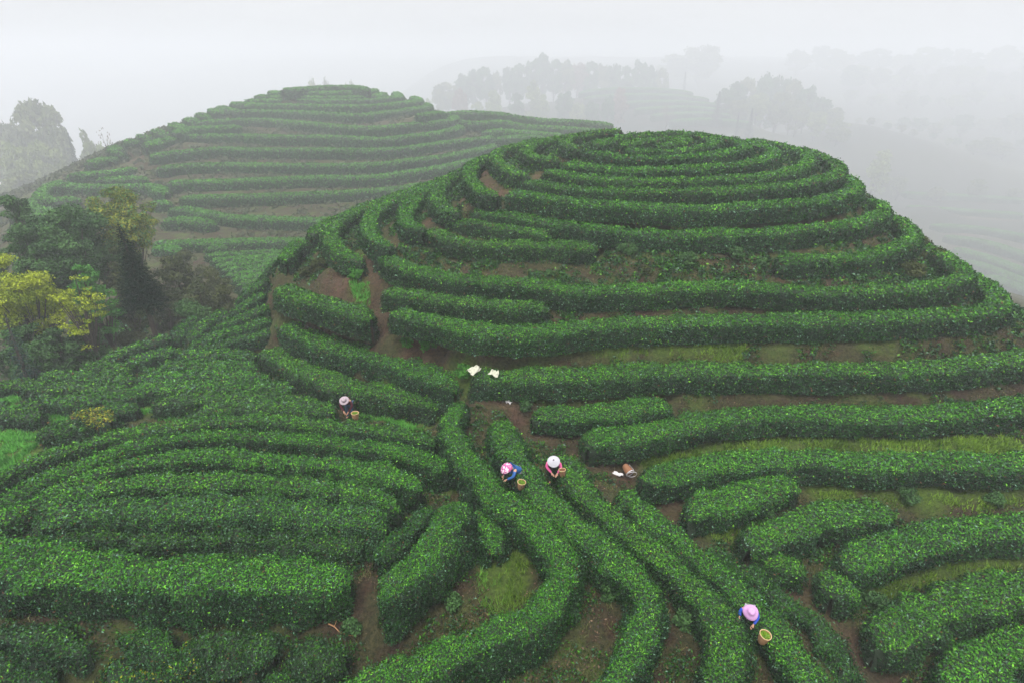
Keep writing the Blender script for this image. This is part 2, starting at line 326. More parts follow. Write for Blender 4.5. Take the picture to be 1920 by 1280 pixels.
# --- left field
UG = 'dense tea rows of the field on the left slope'
U = [
 ([(358,772,-13.6),(420,760,-13.55),(520,755,-13.5),(600,760,-13.45),(625,766,-13.45)], 'tea row of the left field ending beside the picker in the grey hat'),
 ([(285,752,-13.9),(330,745,-13.8),(420,741,-13.75),(500,741,-13.6),(592,748,-13.5)], 'second tea row of the left field, counted from the picker in the grey hat'),
 ([(232,726,-14.0),(320,720,-13.95),(420,719,-13.85),(480,720,-13.7),(545,726,-13.5)], 'third tea row of the left field, counted from the picker in the grey hat'),
 ([(252,704,-14.1),(330,700,-14.0),(420,700,-13.8),(500,706,-13.5)], 'fourth tea row of the left field, counted from the picker in the grey hat'),
 ([(292,684,-14.3),(340,679,-14.15),(400,679,-14.0),(480,684,-13.7)], 'fifth tea row of the left field, counted from the picker in the grey hat'),
 ([(332,660,-14.4),(380,658,-14.3),(430,659,-14.2),(476,665,-14.0)], 'sixth tea row of the left field, counted from the picker in the grey hat'),
 ([(352,645,-14.3),(400,639,-14.1),(450,632,-13.8),(490,624,-13.4),(510,615,-13.2)], 'seventh tea row of the left field, curving up to the main hill'),
 ([(377,631,-14.0),(420,621,-13.7),(465,609,-13.3),(508,594,-12.9)], 'eighth tea row of the left field, curving up to the main hill'),
 ([(402,610,-13.7),(430,600,-13.4),(470,585,-12.9),(503,569,-12.5)], 'ninth tea row of the left field, curving up to the main hill'),
 ([(427,587,-13.3),(458,569,-12.8),(498,546,-12.2)], 'tenth tea row of the left field, short and steep'),
 ([(442,562,-13.0),(472,541,-12.3),(503,518,-11.6)], 'eleventh tea row of the left field, just below the skyline'),
 ([(478,532,-12.5),(500,507,-11.7),(519,482,-10.9)], 'highest tea row of the left field, climbing the skyline of the main hill'),
 ([(350,635,-14.7),(374,611,-14.4),(398,591,-14.1),(422,577,-13.8)], 'bright tea row behind a dark gap at the back of the left field'),
 ([(326,632,-15.0),(345,608,-14.8),(364,590,-14.6)], 'short tea row at the outer edge near the white speck'),
 ([(186,674,-15.2),(230,655,-15.1),(275,640,-15.0),(318,624,-14.9)], 'pale tea row behind the foot of the dark fir'),
 ([(228,678,-14.8),(275,666,-14.7),(328,651,-14.6)], 'tea row just in front of the foot of the dark fir'),
 ([(147,687,-15.1),(175,682,-15.0),(212,686,-14.9),(238,692,-14.8)], 'short rounded tea row left of the small bright grass hollow'),
 ([(62,707,-15.0),(95,700,-14.95),(145,702,-14.8),(190,704,-14.7),(248,707,-14.5)], 'tea row along the edge of the dark wood'),
 ([(-60,722,-14.8),(0,718,-14.8),(40,716,-14.8),(75,722,-14.6),(125,722,-14.55),(187,724,-14.4),(236,726,-14.2)], 'tea row meeting the left edge just below the dark wood'),
 ([(37,753,-14.3),(75,748,-14.35),(125,745,-14.3),(175,742,-14.2),(225,738,-14.1),(268,733,-14.0)], 'tea row in the left field above the bright grass hollows'),
 ([(185,764,-13.9),(212,757,-13.95),(252,762,-13.85)], 'brownish tea clump above the largest grass hollow'),
 ([(-50,772,-14.2),(0,772,-14.2),(37,768,-14.2),(72,774,-14.1)], 'tea clump at the left edge surrounded by bright grass'),
 ([(128,783,-13.75),(162,773,-13.85),(205,782,-13.7)], 'yellow-topped tea clump between the grass hollows'),
 ([(72,810,-13.6),(112,799,-13.7),(155,798,-13.65)], 'loose tea clump above the outermost arched row'),
]
for p, lab in U: row(lab, 0, p, 1.35, .75, g=UG, tone=('yellow' if 'yellow-topped' in lab else None))

# --- far hill (heights from the forward distance of the front of each row)
FG = 'tea rows ringing the far hill'
def far(label, yref, F, pts, W=1.7, H=1.05, g=FG):
    row(label, zF(yref, F), pts, W, H, g=g, far=1)
far('topmost tea row on the summit of the far hill', 161, 98, [(530,167),(590,163),(652,161),(688,165)])
far('second tea row below the summit of the far hill', 171, 96.5, [(504,171),(545,173),(615,172),(680,170),(704,167)])
far('third tea row below the summit of the far hill', 180, 95, [(478,179),(540,181),(615,181),(690,180),(720,174)])
far('fourth tea row below the summit of the far hill', 187, 93.5, [(456,187),(490,187),(565,187),(665,187),(710,184),(746,179),(742,173)])
far('fifth tea row below the summit of the far hill', 195, 91.5, [(432,192),(490,195),(540,196),(602,197),(690,197),(740,193),(783,187),(775,181)])
far('sixth tea row below the summit of the far hill', 210, 89, [(412,199),(440,206),(490,207),(565,209),(640,213),(677,214),(715,210),(765,204),(801,198),(795,193)])
far('seventh tea row below the summit of the far hill', 229, 86.5, [(368,228),(415,225),(465,223),(515,224),(565,229),(640,235),(677,238),(715,237),(765,232),(815,228),(850,221),(848,215)])
far('short partial tea row under the upper left of the far hill', 237, 82.5, [(328,248),(352,240),(402,237),(452,235)])
far('short partial tea row at the upper right of the far hill', 210, 86, [(782,215),(810,211),(835,209)], 1.5, .9)
far('eighth tea row of the far hill, reaching the top of its dirt path', 254, 80.5, [(272,270),(302,262),(340,255),(390,253),(465,253),(540,255),(615,255),(690,258),(715,259),(765,254),(815,248),(852,240),(873,232)])
far('ninth tea row of the far hill, starting right of its dirt path', 279, 77, [(279,290),(340,283),(415,277),(465,279),(540,279),(640,279),(715,279),(765,275),(815,268),(865,262),(912,257),(920,251),(903,243)])
far('tenth tea row of the far hill, starting right of its dirt path', 308, 73.5, [(292,315),(340,309),(390,307),(465,307),(540,308),(640,308),(715,305),(765,299),(840,290),(890,280),(937,269),(952,262)])
far('eleventh tea row of the far hill, starting right of its dirt path', 332, 70, [(309,342),(365,339),(440,337),(515,334),(590,331),(690,330),(740,325),(790,317),(840,309),(880,300),(940,290)])
far('twelfth tea row of the far hill, with weedy bank beneath', 362, 67, [(334,369),(390,367),(490,365),(565,362),(640,359),(715,354),(780,346),(860,335)])
far('wavy thirteenth tea row of the far hill', 405, 63.5, [(312,390),(352,390),(390,397),(440,405),(490,407),(590,410),(680,412)])
far('short tea row below the wavy row of the far hill', 408, 62.5, [(302,411),(352,409),(402,415)])
far('lowest long tea row at the foot of the far hill', 449, 60, [(284,453),(365,452),(465,449),(540,448),(620,447)])
far('short tea row by the ochre track at the foot of the far hill', 460, 59, [(285,460),(315,462),(335,468)], 1.6, .8)
far('small tea row just above the ochre track at the foot of the far hill', 460, 59, [(382,462),(425,460)], 1.5, .8)
far('upper left rounded tea row of the far hill beyond its dirt path', 296, 77, [(160,303),(187,298),(218,293)], 2.0, 1.2)
far('left tea row of the far hill level with its dirt path bend', 322, 74, [(124,328),(150,325),(200,322),(254,313)])
far('short tea row left of the dirt path on the far hill', 331, 72.5, [(178,334),(225,333),(276,332)])
far('tea row left of the dirt path ending in a downward hook', 345, 71, [(98,348),(120,345),(175,348),(250,347),(285,347),(308,358)])
far('tea row curving round the left foot of the far hill, upper one', 368, 69, [(120,337),(98,343),(84,353),(76,363),(95,372),(150,370)])
far('short tea row behind the yellow-green tree on the far hill', 376, 68, [(278,378),(321,378)])
far('tea row curving round the left foot of the far hill, middle one', 390, 66.5, [(80,365),(60,375),(56,384),(75,391),(112,393),(150,390)])
far('tea row curving round the left foot of the far hill, lowest one', 399, 65.5, [(15,400),(50,395),(75,401),(130,402),(175,403)])
for i, (p, F, lab) in enumerate([([(206,270),(222,281),(238,294)], 80, 'tea hedge over the left skyline of the far hill, lowest one'),
    ([(234,260),(252,266)], 81.5, 'tea hedge over the left skyline of the far hill, second from below'),
    ([(262,249),(276,258)], 83, 'tea hedge over the left skyline of the far hill, third from below'),
    ([(284,240),(312,252)], 85, 'tea hedge over the left skyline of the far hill, fourth from below'),
    ([(316,228),(352,240)], 86.5, 'tea hedge over the left skyline of the far hill, fifth from below'),
    ([(346,219),(372,226)], 88, 'tea hedge over the left skyline of the far hill, sixth from below'),
    ([(368,210),(392,218)], 89.5, 'tea hedge over the left skyline of the far hill, seventh from below'),
    ([(390,203),(418,208)], 91, 'tea hedge over the left skyline of the far hill, highest one')]):
    row(lab, 0, [(x, y, zF(y, F-(0.8 if j else 0))) for j, (x, y) in enumerate(p)], 2.2, 1.1, g=FG, far=1)
XG = 'hazy tea rows on the spur right of the far hill'
for p, F, lab in [([(835,210),(890,209),(940,212),(972,218),(1015,223),(1090,227),(1150,232)], 99, 'highest hazy tea row on the spur behind the main summit'),
    ([(860,223),(885,229),(940,227),(990,235),(1065,239),(1115,243),(1170,247)], 93, 'second hazy tea row on the spur behind the main summit'),
    ([(905,245),(940,243),(985,246),(1060,252)], 89, 'third hazy tea row on the spur behind the main summit'),
    ([(928,258),(990,254),(1030,259)], 86, 'lowest hazy tea row on the spur behind the main summit')]:
    row(lab, 0, [(x, y, zF(y, F)) for x, y in p], 2.2, 1.05, g=XG, far=1)
BG = 'slanting tea rows of the small plot below the far hill'
for j in range(9):
    y0 = 475+j*9.5; x0 = 382+j*9
    x1 = 545-j*7; y1 = 470+j*8.5
    row('slanting tea row of the small plot below the far hill, %s from its top' % ('first second third fourth fifth sixth seventh eighth ninth'.split()[j]), 0,
        [(x0, y0+2, zF(y0+2, 57-j*1.55)), ((x0+x1)/2, (y0+y1)/2, zF((y0+y1)/2, 57.1-j*1.5)), (x1, y1-2, zF(y1-2, 57.4-j*1.5))], 1.15, .7, g=BG, far=1)
# valley terraces at the right, seen through haze
VG = 'faint terrace hedges on the valley floor at the right'
k_ = 0
for (pts, lab) in [([(1745,420),(1830,425),(1920,440),(2000,455)], 'faint hedge on the highest visible valley terrace'),
    ([(1770,440),(1850,452),(1940,480)], 'faint hedge on the second valley terrace'),
    ([(1790,462),(1860,482),(1940,512)], 'faint hedge on the third valley terrace'),
    ([(1815,485),(1880,508),(1950,535)], 'faint hedge on the fourth valley terrace'),
    ([(1850,512),(1900,530),(1960,550)], 'faint hedge on the lowest visible valley terrace'),
    ([(1700,385),(1800,392),(1920,400)], 'faint hedge beyond the valley terraces, lower one'),
    ([(1690,360),(1800,365),(1920,372)], 'faint hedge beyond the valley terraces, upper one')]:
    row(lab, -22.0, pts, 2.0, 1.0, g=VG, far=1)
for j, (pts) in enumerate([[(1085,172),(1150,165),(1240,166),(1300,172)], [(1095,182),(1170,176),(1260,177),(1330,184)], [(1150,192),(1250,188),(1350,194)],
              [(1190,203),(1280,199),(1370,205)], [(1220,214),(1310,210),(1400,216)], [(1255,225),(1330,222),(1410,228)]]):
    row('very faint tea terrace below the misty trees, %s from its top' % ('first second third fourth fifth sixth'.split()[j]), 0,
        [(x, y, zF(y, 150-j*4.5)) for x, y in pts], 3.0, 1.2, g='very faint tea terraces below the misty trees', far=1)

def resample(P, step):
    P = np.asarray(P, float)
    # Catmull-Rom through the traced points, then even spacing
    Q = np.vstack([2*P[0]-P[1], P, 2*P[-1]-P[-2]])
    out = []
    for i in range(1, len(Q)-2):
        t = np.linspace(0, 1, 12, endpoint=False)[:, None]
        p0, p1, p2, p3 = Q[i-1], Q[i], Q[i+1], Q[i+2]
        out.append(0.5*((2*p1)+(-p0+p2)*t+(2*p0-5*p1+4*p2-p3)*t**2+(-p0+3*p1-3*p2+p3)*t**3))
    out.append(Q[-2][None]); C = np.vstack(out)
    d = np.r_[0, np.cumsum(np.linalg.norm(np.diff(C[:, :2], axis=0), axis=1))]
    n = max(3, int(round(d[-1]/step))+1); s = np.linspace(0, d[-1], n)
    return np.stack([np.interp(s, d, C[:, k]) for k in range(3)], 1), d[-1]

for r in ROWS:
    P = []
    for q in r['pts']:
        z = q[2] if len(q) > 2 else r['z']
        P.append(unproj(q[0], q[1], z))
    r['P'] = np.array(P)
    if r['k'].get('far'):
        f_ = {VG: 5.0, 'very faint tea terraces below the misty trees': 5.1}.get(r['k'].get('g'), float(np.interp(-r['P'][:, 2].mean(), [3.4, 17], [2.1, 1.25])))
        r['P'] *= f_; r['W'] *= f_; r['H'] *= f_
# ---- END ROWS
# ------------------------------------------------------------------ terrain: a smooth surface carried by the rows
cp, cz = [], []
def ctl(p, z=None):
    cp.append((p[0], p[1])); cz.append(p[2] if z is None else z)
for r in ROWS:
    farr = r['k'].get('far')
    C, L = resample(r['P'], 2.6 if farr else 1.0)
    r['L'] = L
    T = unit(np.gradient(C[:, :2], axis=0)); N = np.stack([-T[:, 1], T[:, 0]], 1)
    H = r['H']
    for c, n in zip(C, N):
        ctl((c[0], c[1]), c[2]-H)
        if r['k'].get('g') in (HG, LG, RG) and r['W'] > 1.0:
            for sgn in (-1, 1):
                ctl((c[0]+sgn*n[0]*0.65, c[1]+sgn*n[1]*0.65), c[2]-H-0.03)
def ci(px, py, z): ctl(unproj(px, py, z))
def cF(px, py, F): ctl(unprojF(px, py, F))
# main hill: back side, so that it closes as a real hill
cc = np.array([10.6, 43.0])
for ang in np.radians(np.arange(15, 166, 15)):
    for rad, z in ((9.5, -7.0), (13, -8.3), (17, -10.5), (22, -13.5), (28, -17.5)):
        if ang > math.radians(110) and rad < 14: continue
        ctl((cc[0]+rad*math.cos(ang)*1.0, cc[1]+rad*math.sin(ang)), z)
ctl((10.6, 44, -5.35)); ctl((11.5, 46, -5.4))
for x, y, z in [(28, 27, -13.6), (30, 31, -14.5), (34, 26, -14.6), (26, 34, -11.6), (27.5, 38, -13), (33, 20, -14.8), (36, 40, -18), (40, 30, -17.5),
                (30, 12, -15.6), (20, 8, -15.8), (14, 6, -15), (6, 6, -13.6), (0, 6, -13.2), (-5, 7.5, -14.4), (-10, 8, -14.6), (-16, 10, -14.0), (-22, 14, -14.4),
                (-26, 20, -15.6), (-30, 26, -17), (-18, 6, -15), (0, 2, -13.5), (12, 0, -15), (-12, 0, -15.5), (-20, 0, -16), (26, 2, -17),
                (-4, 10.6, -14.3), (-8, 10.4, -14.3), (-2.5, 10.6, -14.1)]:
    ctl((x, y, z))
# slump left of the path, gully, mounds
ci(620, 520, -11.0); ci(560, 500, -11.2); ci(660, 540, -11.0); ci(705, 520, -10.3); ci(705, 600, -12.0); ci(720, 640, -12.3); ci(800, 665, -12.4)
ci(850, 680, -12.4); ci(1250, 490, -9.75); ci(1150, 490, -9.7); ci(1380, 495, -9.7); ci(945, 760, -13.2); ci(1180, 880, -13.7); ci(1140, 870, -13.6)
ci(945, 1075, -12.7); ci(930, 1050, -12.6); ci(960, 1110, -12.9); ci(905, 1120, -13.1); ci(820, 905, -13.0)
ci(1230, 915, -13.9); ci(1350, 1000, -14.3); ci(1560, 1150, -15.2); ci(1620, 1240, -15.6); ci(720, 785, -14.1); ci(790, 795, -13.9); ci(1780, 925, -14.5); ci(1650, 915, -14.4)
# woodland at the left, falling away behind the field
for x, y, z in [(-16, 38, -18.5), (-22, 38, -20), (-28, 34, -20), (-34, 32, -21), (-24, 44, -21.5), (-32, 44, -22.5), (-18, 46, -20.5), (-14, 44, -18.5), (-40, 40, -23.5),
                (-28, 54, -22.5), (-40, 56, -23), (-50, 50, -24), (-60, 66, -28), (-80, 90, -32), (-95, 120, -30), (-120, 140, -32), (-130, 110, -36), (-60, 40, -26), (-12, 48, -18.3), (-50, 30, -22), (-45, 20, -20),
                (-14, 60, -22.5), (-5, 62, -22.5), (3, 64, -22), (10, 66, -21.5)]:
    ctl((x, y, z))
# far hill: back side and shoulders
for x, y, z in [(-28, 104, -6), (-38, 108, -10), (-20, 110, -9), (-50, 108, -16), (-60, 102, -16.5), (-28, 122, -18), (-10, 112, -12), (-70, 112, -22), (-45, 125, -24),
                (0, 108, -11), (12, 108, -12.5), (24, 104, -15), (-5, 125, -16), (18, 122, -17), (36, 96, -19), (40, 75, -21), (28, 78, -18)]:
    ctl((x*2.1, y*2.1, z*2.1))
# beyond: valleys, ridges and slopes
for x, y, z in [(-150, 60, -34), (-130, 110, -36), (-90, 140, -38), (-150, 180, -45), (-80, 200, -46), (-60, 160, -38), (-200, 120, -45), (-220, 300, -50), (-100, 320, -48),
                (-15, 150, -11.5), (0, 152, -9.5), (20, 150, -8.8), (35, 152, -9), (5, 165, -10), (-30, 165, -20), (40, 168, -13), (60, 160, -17), (48, 140, -17), (20, 136, -15.5),
                (70, 128, -13), (60, 132, -13.5), (80, 126, -15), (90, 118, -19), (72, 142, -12), (100, 130, -20), (58, 116, -17), (50, 105, -19), (65, 98, -20), (80, 100, -22),
                (60, 70, -22.6), (75, 75, -22.6), (90, 80, -22.4), (60, 55, -22.2), (50, 48, -21.2), (100, 70, -22), (110, 100, -22), (48, 62, -21.8), (75, 60, -22.5), (90, 55, -22), (60, 40, -21.5),
                (120, 140, -18), (110, 165, -17), (130, 185, -12.5), (160, 180, -11.5), (95, 185, -13), (150, 150, -18), (180, 120, -18), (140, 100, -22), (70, 185, -12), (50, 200, -14),
                (60, 260, -8), (0, 260, -12), (-60, 270, -20), (120, 240, -7), (180, 230, -5.5), (30, 300, 3), (-30, 320, 0), (-120, 420, -5), (100, 320, 4), (200, 320, 6), (-200, 480, 0), (0, 420, 8), (250, 250, -4), (250, 150, -14),
                (60, 15, -22), (90, 20, -24), (150, 40, -26), (-60, 0, -24), (-90, 30, -28), (0, -30, -20), (60, -30, -26), (-60, -40, -28), (200, 0, -30), (300, 100, -20), (-300, 0, -50), (-300, 200, -50), (0, -120, -30), (300, 400, 0), (0, 560, 0), (-300, 560, -10), (300, 560, 0)]:
    if y > 45: ctl((x*5.2, y*5.2, z*5.2 if z < 0 else z*.3-5.0))
cp = np.array(cp); cz = np.array(cz)
def solve_rbf(P, z, lam):
    n = len(P)
    K = -np.sqrt(((P[:, None]-P[None])**2).sum(-1)+0.09)
    A = np.zeros((n+3, n+3)); A[:n, :n] = K - np.eye(n)*lam*-1.0
    A[:n, n] = 1; A[:n, n+1:] = P; A[n, :n] = 1; A[n+1:, :n] = P.T
    b = np.r_[z, 0, 0, 0]
    return np.linalg.solve(A, b)
RW = solve_rbf(cp, cz, 0.12)
def rbf(P):
    out = np.empty(len(P))
    cpf = cp.astype(np.float32); wf = RW[:-3].astype(np.float64)
    for i in range(0, len(P), 8000):
        q = P[i:i+8000].astype(np.float32)
        d2 = (q[:, None, 0]-cpf[None, :, 0])**2+(q[:, None, 1]-cpf[None, :, 1])**2+np.float32(0.09)
        out[i:i+8000] = -(np.sqrt(d2) @ wf)+RW[-3]+P[i:i+8000] @ RW[-2:]
    return out
def axis(lo, hi, c0, c1, fine, grow):
    a = list(np.arange(c0, c1+1e-6, fine)); s = fine
    while a[-1] < hi: s *= grow; a.append(a[-1]+s)
    s = fine; b = [c0]
    while b[-1] > lo: s *= grow; b.append(b[-1]-s)
    return np.array(b[:0:-1]+a)
GX = axis(-2000, 2000, -24, 28, 0.28, 1.05)
GY = axis(-200, 3100, 6, 54, 0.28, 1.035)
XX, YY = np.meshgrid(GX, GY)
PXY = np.stack([XX.ravel(), YY.ravel()], 1)
ZZ = rbf(PXY)
p3 = np.c_[PXY, np.zeros(len(PXY))]
near = np.hypot(PXY[:, 0], PXY[:, 1]-20) < 60
ZZ += 0.10*vnoise(p3, 0.9)+np.where(near, 0.05*vnoise(p3, 2.6, 9.0), 0)+np.where(near, 0, np.where(PXY[:, 1] < 300, 0.2, 0.9)*vnoise(p3, 0.06, 5.0))+np.clip((PXY[:, 1]-980)/220, 0, 1)*(8*vnoise(p3, 0.0045, 3.3)+2.5*vnoise(p3, 0.02, 1.1))
ZG = ZZ.reshape(XX.shape)
def ground(P):
    P = np.atleast_2d(np.asarray(P, float))
    i = np.clip(np.searchsorted(GX, P[:, 0])-1, 0, len(GX)-2); j = np.clip(np.searchsorted(GY, P[:, 1])-1, 0, len(GY)-2)
    u = (P[:, 0]-GX[i])/(GX[i+1]-GX[i]); v = (P[:, 1]-GY[j])/(GY[j+1]-GY[j])
    return ZG[j, i]*(1-u)*(1-v)+ZG[j, i+1]*u*(1-v)+ZG[j+1, i]*(1-u)*v+ZG[j+1, i+1]*u*v
def gz(x, y): return float(ground([(x, y)])[0])
def hit(px, py, t0=6.0, t1=320.0):
    """first point of the ground along the sight line through a pixel"""
    cx = (px-960)/FPX; cy_ = -(py-640)/FPX
    d = np.array([cx, math.cos(PITCH)+cy_*math.sin(PITCH), -math.sin(PITCH)+cy_*math.cos(PITCH)])
    t = np.r_[np.arange(t0, 60, 0.1), np.r_[np.arange(60, 400, 0.5), np.arange(400, 2900, 3)]]; P = t[:, None]*d
    g = ground(P[:, :2]); k = np.argmax(P[:, 2] < g)
    if P[k, 2] >= g[k]: k = len(t)-1
    return np.array([P[k, 0], P[k, 1], g[k]])
# cover mask: worn soil (R), lush grass (G), woodland floor (B)
cover = np.zeros((len(PXY), 4), np.float32); cover[:, 3] = 1
def seg_dist(P, A, B):
    A = np.array(A[:2]); B = np.array(B[:2]); ab = B-A
    t = np.clip(((P-A) @ ab)/max(ab @ ab, 1e-9), 0, 1)
    return np.linalg.norm(P-(A+t[:, None]*ab), axis=1)
wob = vnoise(p3, 1.3, 20.0)
PATHS = [([(850,700),(780,675),(722,625),(708,585),(700,545),(690,505),(697,478),(735,462),(770,440)], .55), ([(770,440),(805,420),(830,400),(865,380),(935,370)], .45),
         ([(935,370),(905,335),(895,310)], .5), ([(700,590),(640,615),(560,600)], .35), ([(720,625),(900,650),(1000,655)], .35),
         ([(940,372),(985,352),(1010,325),(1045,305)], .3), ([(310,376),(292,345),(270,315),(266,292)], .6), ([(880,760),(950,755),(985,800),(1030,825)], .28),
         ([(1130,870),(1190,895),(1230,925),(1290,985)], .45), ([(1440,1085),(1520,1120),(1580,1190),(1640,1275)], .5), ([(620,525),(665,545)], .8), ([(340,463),(430,464),(520,462)], .7),
         ([(1790,425),(1860,450),(1960,480)], 9), ([(1800,470),(1860,492),(1960,520)], 7), ([(1750,405),(1900,412)], 5)]
for pts, wd in PATHS:
    Q = [hit(*p) for p in pts]
    d = np.min([seg_dist(PXY, Q[i], Q[i+1]) for i in range(len(Q)-1)], axis=0)
    cover[:, 0] = np.maximum(cover[:, 0], np.clip((wd*(1+.5*wob)-d)/0.3+.5, 0, 1))
GRASS = [([(0,790),(40,800),(100,790)], 1.6), ([(0,840),(50,850)], 1.3), ([(80,780),(120,770)], .8), ([(225,785),(270,772),(325,770)], .9), ([(250,690),(285,688)], .5), ([(0,750),(25,750)], .5),
         ([(705,775),(760,785),(800,792)], .55), ([(812,905),(835,912)], .5), ([(945,1050),(955,1095)], .6), ([(1225,868),(1290,850),(1330,838)], .35), ([(1360,835),(1500,828),(1700,832),(1900,840)], .35),
         ([(1330,905),(1350,898)], .3), ([(1540,918),(1640,915),(1700,920),(1760,925),(1900,915)], .5), ([(1690,1085),(1800,1060),(1920,1045)], .35), ([(1640,1110),(1670,1090)], .4),
         ([(1000,725),(1100,722),(1180,738)], .25), ([(850,690),(880,720)], .3), ([(1020,655),(1200,650),(1380,655)], .3), ([(675,530),(678,548)], .3), ([(1330,1000),(1420,985)], .3)]
GR_Q = []
for pts, wd in GRASS:
    Q = [hit(*p) for p in pts]; GR_Q.append((Q, wd))
    d = np.min([seg_dist(PXY, Q[i], Q[i+1]) for i in range(len(Q)-1)], axis=0)
    cover[:, 1] = np.maximum(cover[:, 1], np.clip((wd*(1+.6*wob)-d)/0.35+.5, 0, 1))
cover[:, 0] *= np.clip(.62+.55*vnoise(p3, 1.9, 44.0), .15, 1)
# woodland floor: the dark wood at the left and the wooded ridges
def blob(cx, cy, rx, ry): return np.clip(1.6-1.6*np.hypot((PXY[:, 0]-cx)/rx, (PXY[:, 1]-cy)/ry), 0, 1)
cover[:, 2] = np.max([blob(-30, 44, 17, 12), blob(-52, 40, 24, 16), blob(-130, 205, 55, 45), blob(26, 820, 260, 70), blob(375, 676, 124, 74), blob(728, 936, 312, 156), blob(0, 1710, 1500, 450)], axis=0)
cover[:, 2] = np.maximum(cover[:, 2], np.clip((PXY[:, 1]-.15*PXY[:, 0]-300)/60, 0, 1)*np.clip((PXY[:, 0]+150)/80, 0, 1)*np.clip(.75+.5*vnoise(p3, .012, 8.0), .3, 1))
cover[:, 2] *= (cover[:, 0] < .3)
ny, nx = XX.shape
idx = np.arange(nx*ny).reshape(ny, nx)
Qd = np.stack([idx[:-1, :-1], idx[:-1, 1:], idx[1:, 1:], idx[1:, :-1]], -1).reshape(-1, 4)
me = mesh_np('ground', np.c_[PXY, ZZ], Qd, smooth=np.ones(len(Qd), bool))
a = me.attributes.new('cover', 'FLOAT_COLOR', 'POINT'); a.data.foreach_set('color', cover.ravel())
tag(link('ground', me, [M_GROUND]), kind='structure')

# ------------------------------------------------------------------ foliage made of single leaves
def leaves(P, N, L, rs, up=0.35, spread=0.8, aspect=0.5, fold=0.25):
    """one bent four-cornered leaf per point; returns vertices and quads"""
    n = len(P)
    R = unit(rs.normal(size=(n, 3)))
    nn = unit(N+spread*R)
    ax = unit(np.cross(nn, unit(rs.normal(size=(n, 3)))))
    ax = unit(ax+up*np.array([0, 0, 1])*1.0+0.25*N)
    wv = unit(np.cross(ax, nn)); nn = np.cross(wv, ax)
    L = np.asarray(L).reshape(-1, 1)*np.ones((n, 1))
    W_ = L*aspect*0.5
    base = P-ax*L*0.35; tip = base+ax*L
    mid = base+ax*L*0.45+nn*L*fold*0.3
    V = np.stack([base, mid+wv*W_, tip-nn*L*fold*0.4, mid-wv*W_], 1).reshape(-1, 3)
    Q = np.arange(4*n).reshape(-1, 4)
    return V, Q
PAL = dict(deep=(0.0045, 0.020, 0.008), mid=(0.015, 0.078, 0.016), fresh=(0.084, 0.290, 0.018), lime=(0.135, 0.350, 0.030), grey=(0.032, 0.078, 0.036), yellow=(0.26, 0.27, 0.025), brown=(0.09, 0.045, 0.02))
PALA = {k: np.array(v) for k, v in PAL.items()}
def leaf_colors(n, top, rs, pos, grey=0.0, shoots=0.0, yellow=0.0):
    """each leaf its own green: young light shoots on top, shade of the side faces painted in"""
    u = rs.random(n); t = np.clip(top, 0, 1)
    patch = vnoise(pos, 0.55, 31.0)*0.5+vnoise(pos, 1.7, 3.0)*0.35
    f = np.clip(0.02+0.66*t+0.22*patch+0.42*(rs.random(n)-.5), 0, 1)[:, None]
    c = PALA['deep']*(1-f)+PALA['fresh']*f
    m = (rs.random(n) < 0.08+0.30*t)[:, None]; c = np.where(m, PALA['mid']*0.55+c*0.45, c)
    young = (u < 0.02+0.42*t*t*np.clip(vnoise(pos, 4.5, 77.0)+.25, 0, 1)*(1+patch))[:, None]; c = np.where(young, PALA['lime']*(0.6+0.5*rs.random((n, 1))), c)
    if grey: g = (rs.random(n) < grey)[:, None]; c = np.where(g, PALA['grey']*(0.7+.8*rs.random((n, 1))), c)
    if yellow: g = (rs.random(n) < yellow*t)[:, None]; c = np.where(g, PALA['yellow']*(0.5+.5*rs.random((n, 1))), c)
    if shoots: g = (rs.random(n) < shoots)[:, None]; c = np.where(g, PALA['yellow']*(0.6+.4*rs.random((n, 1))), c)
    br = (rs.random(n) < 0.012)[:, None]; c = np.where(br, PALA['brown'], c)
    gl = (rs.random(n) < .04)[:, None]; c = np.where(gl, np.array([.10, .19, .12]), c)      # pale leaves painted in as glints on glossy foliage
    return c*(0.48+1.0*rs.random((n, 1))**1.2)

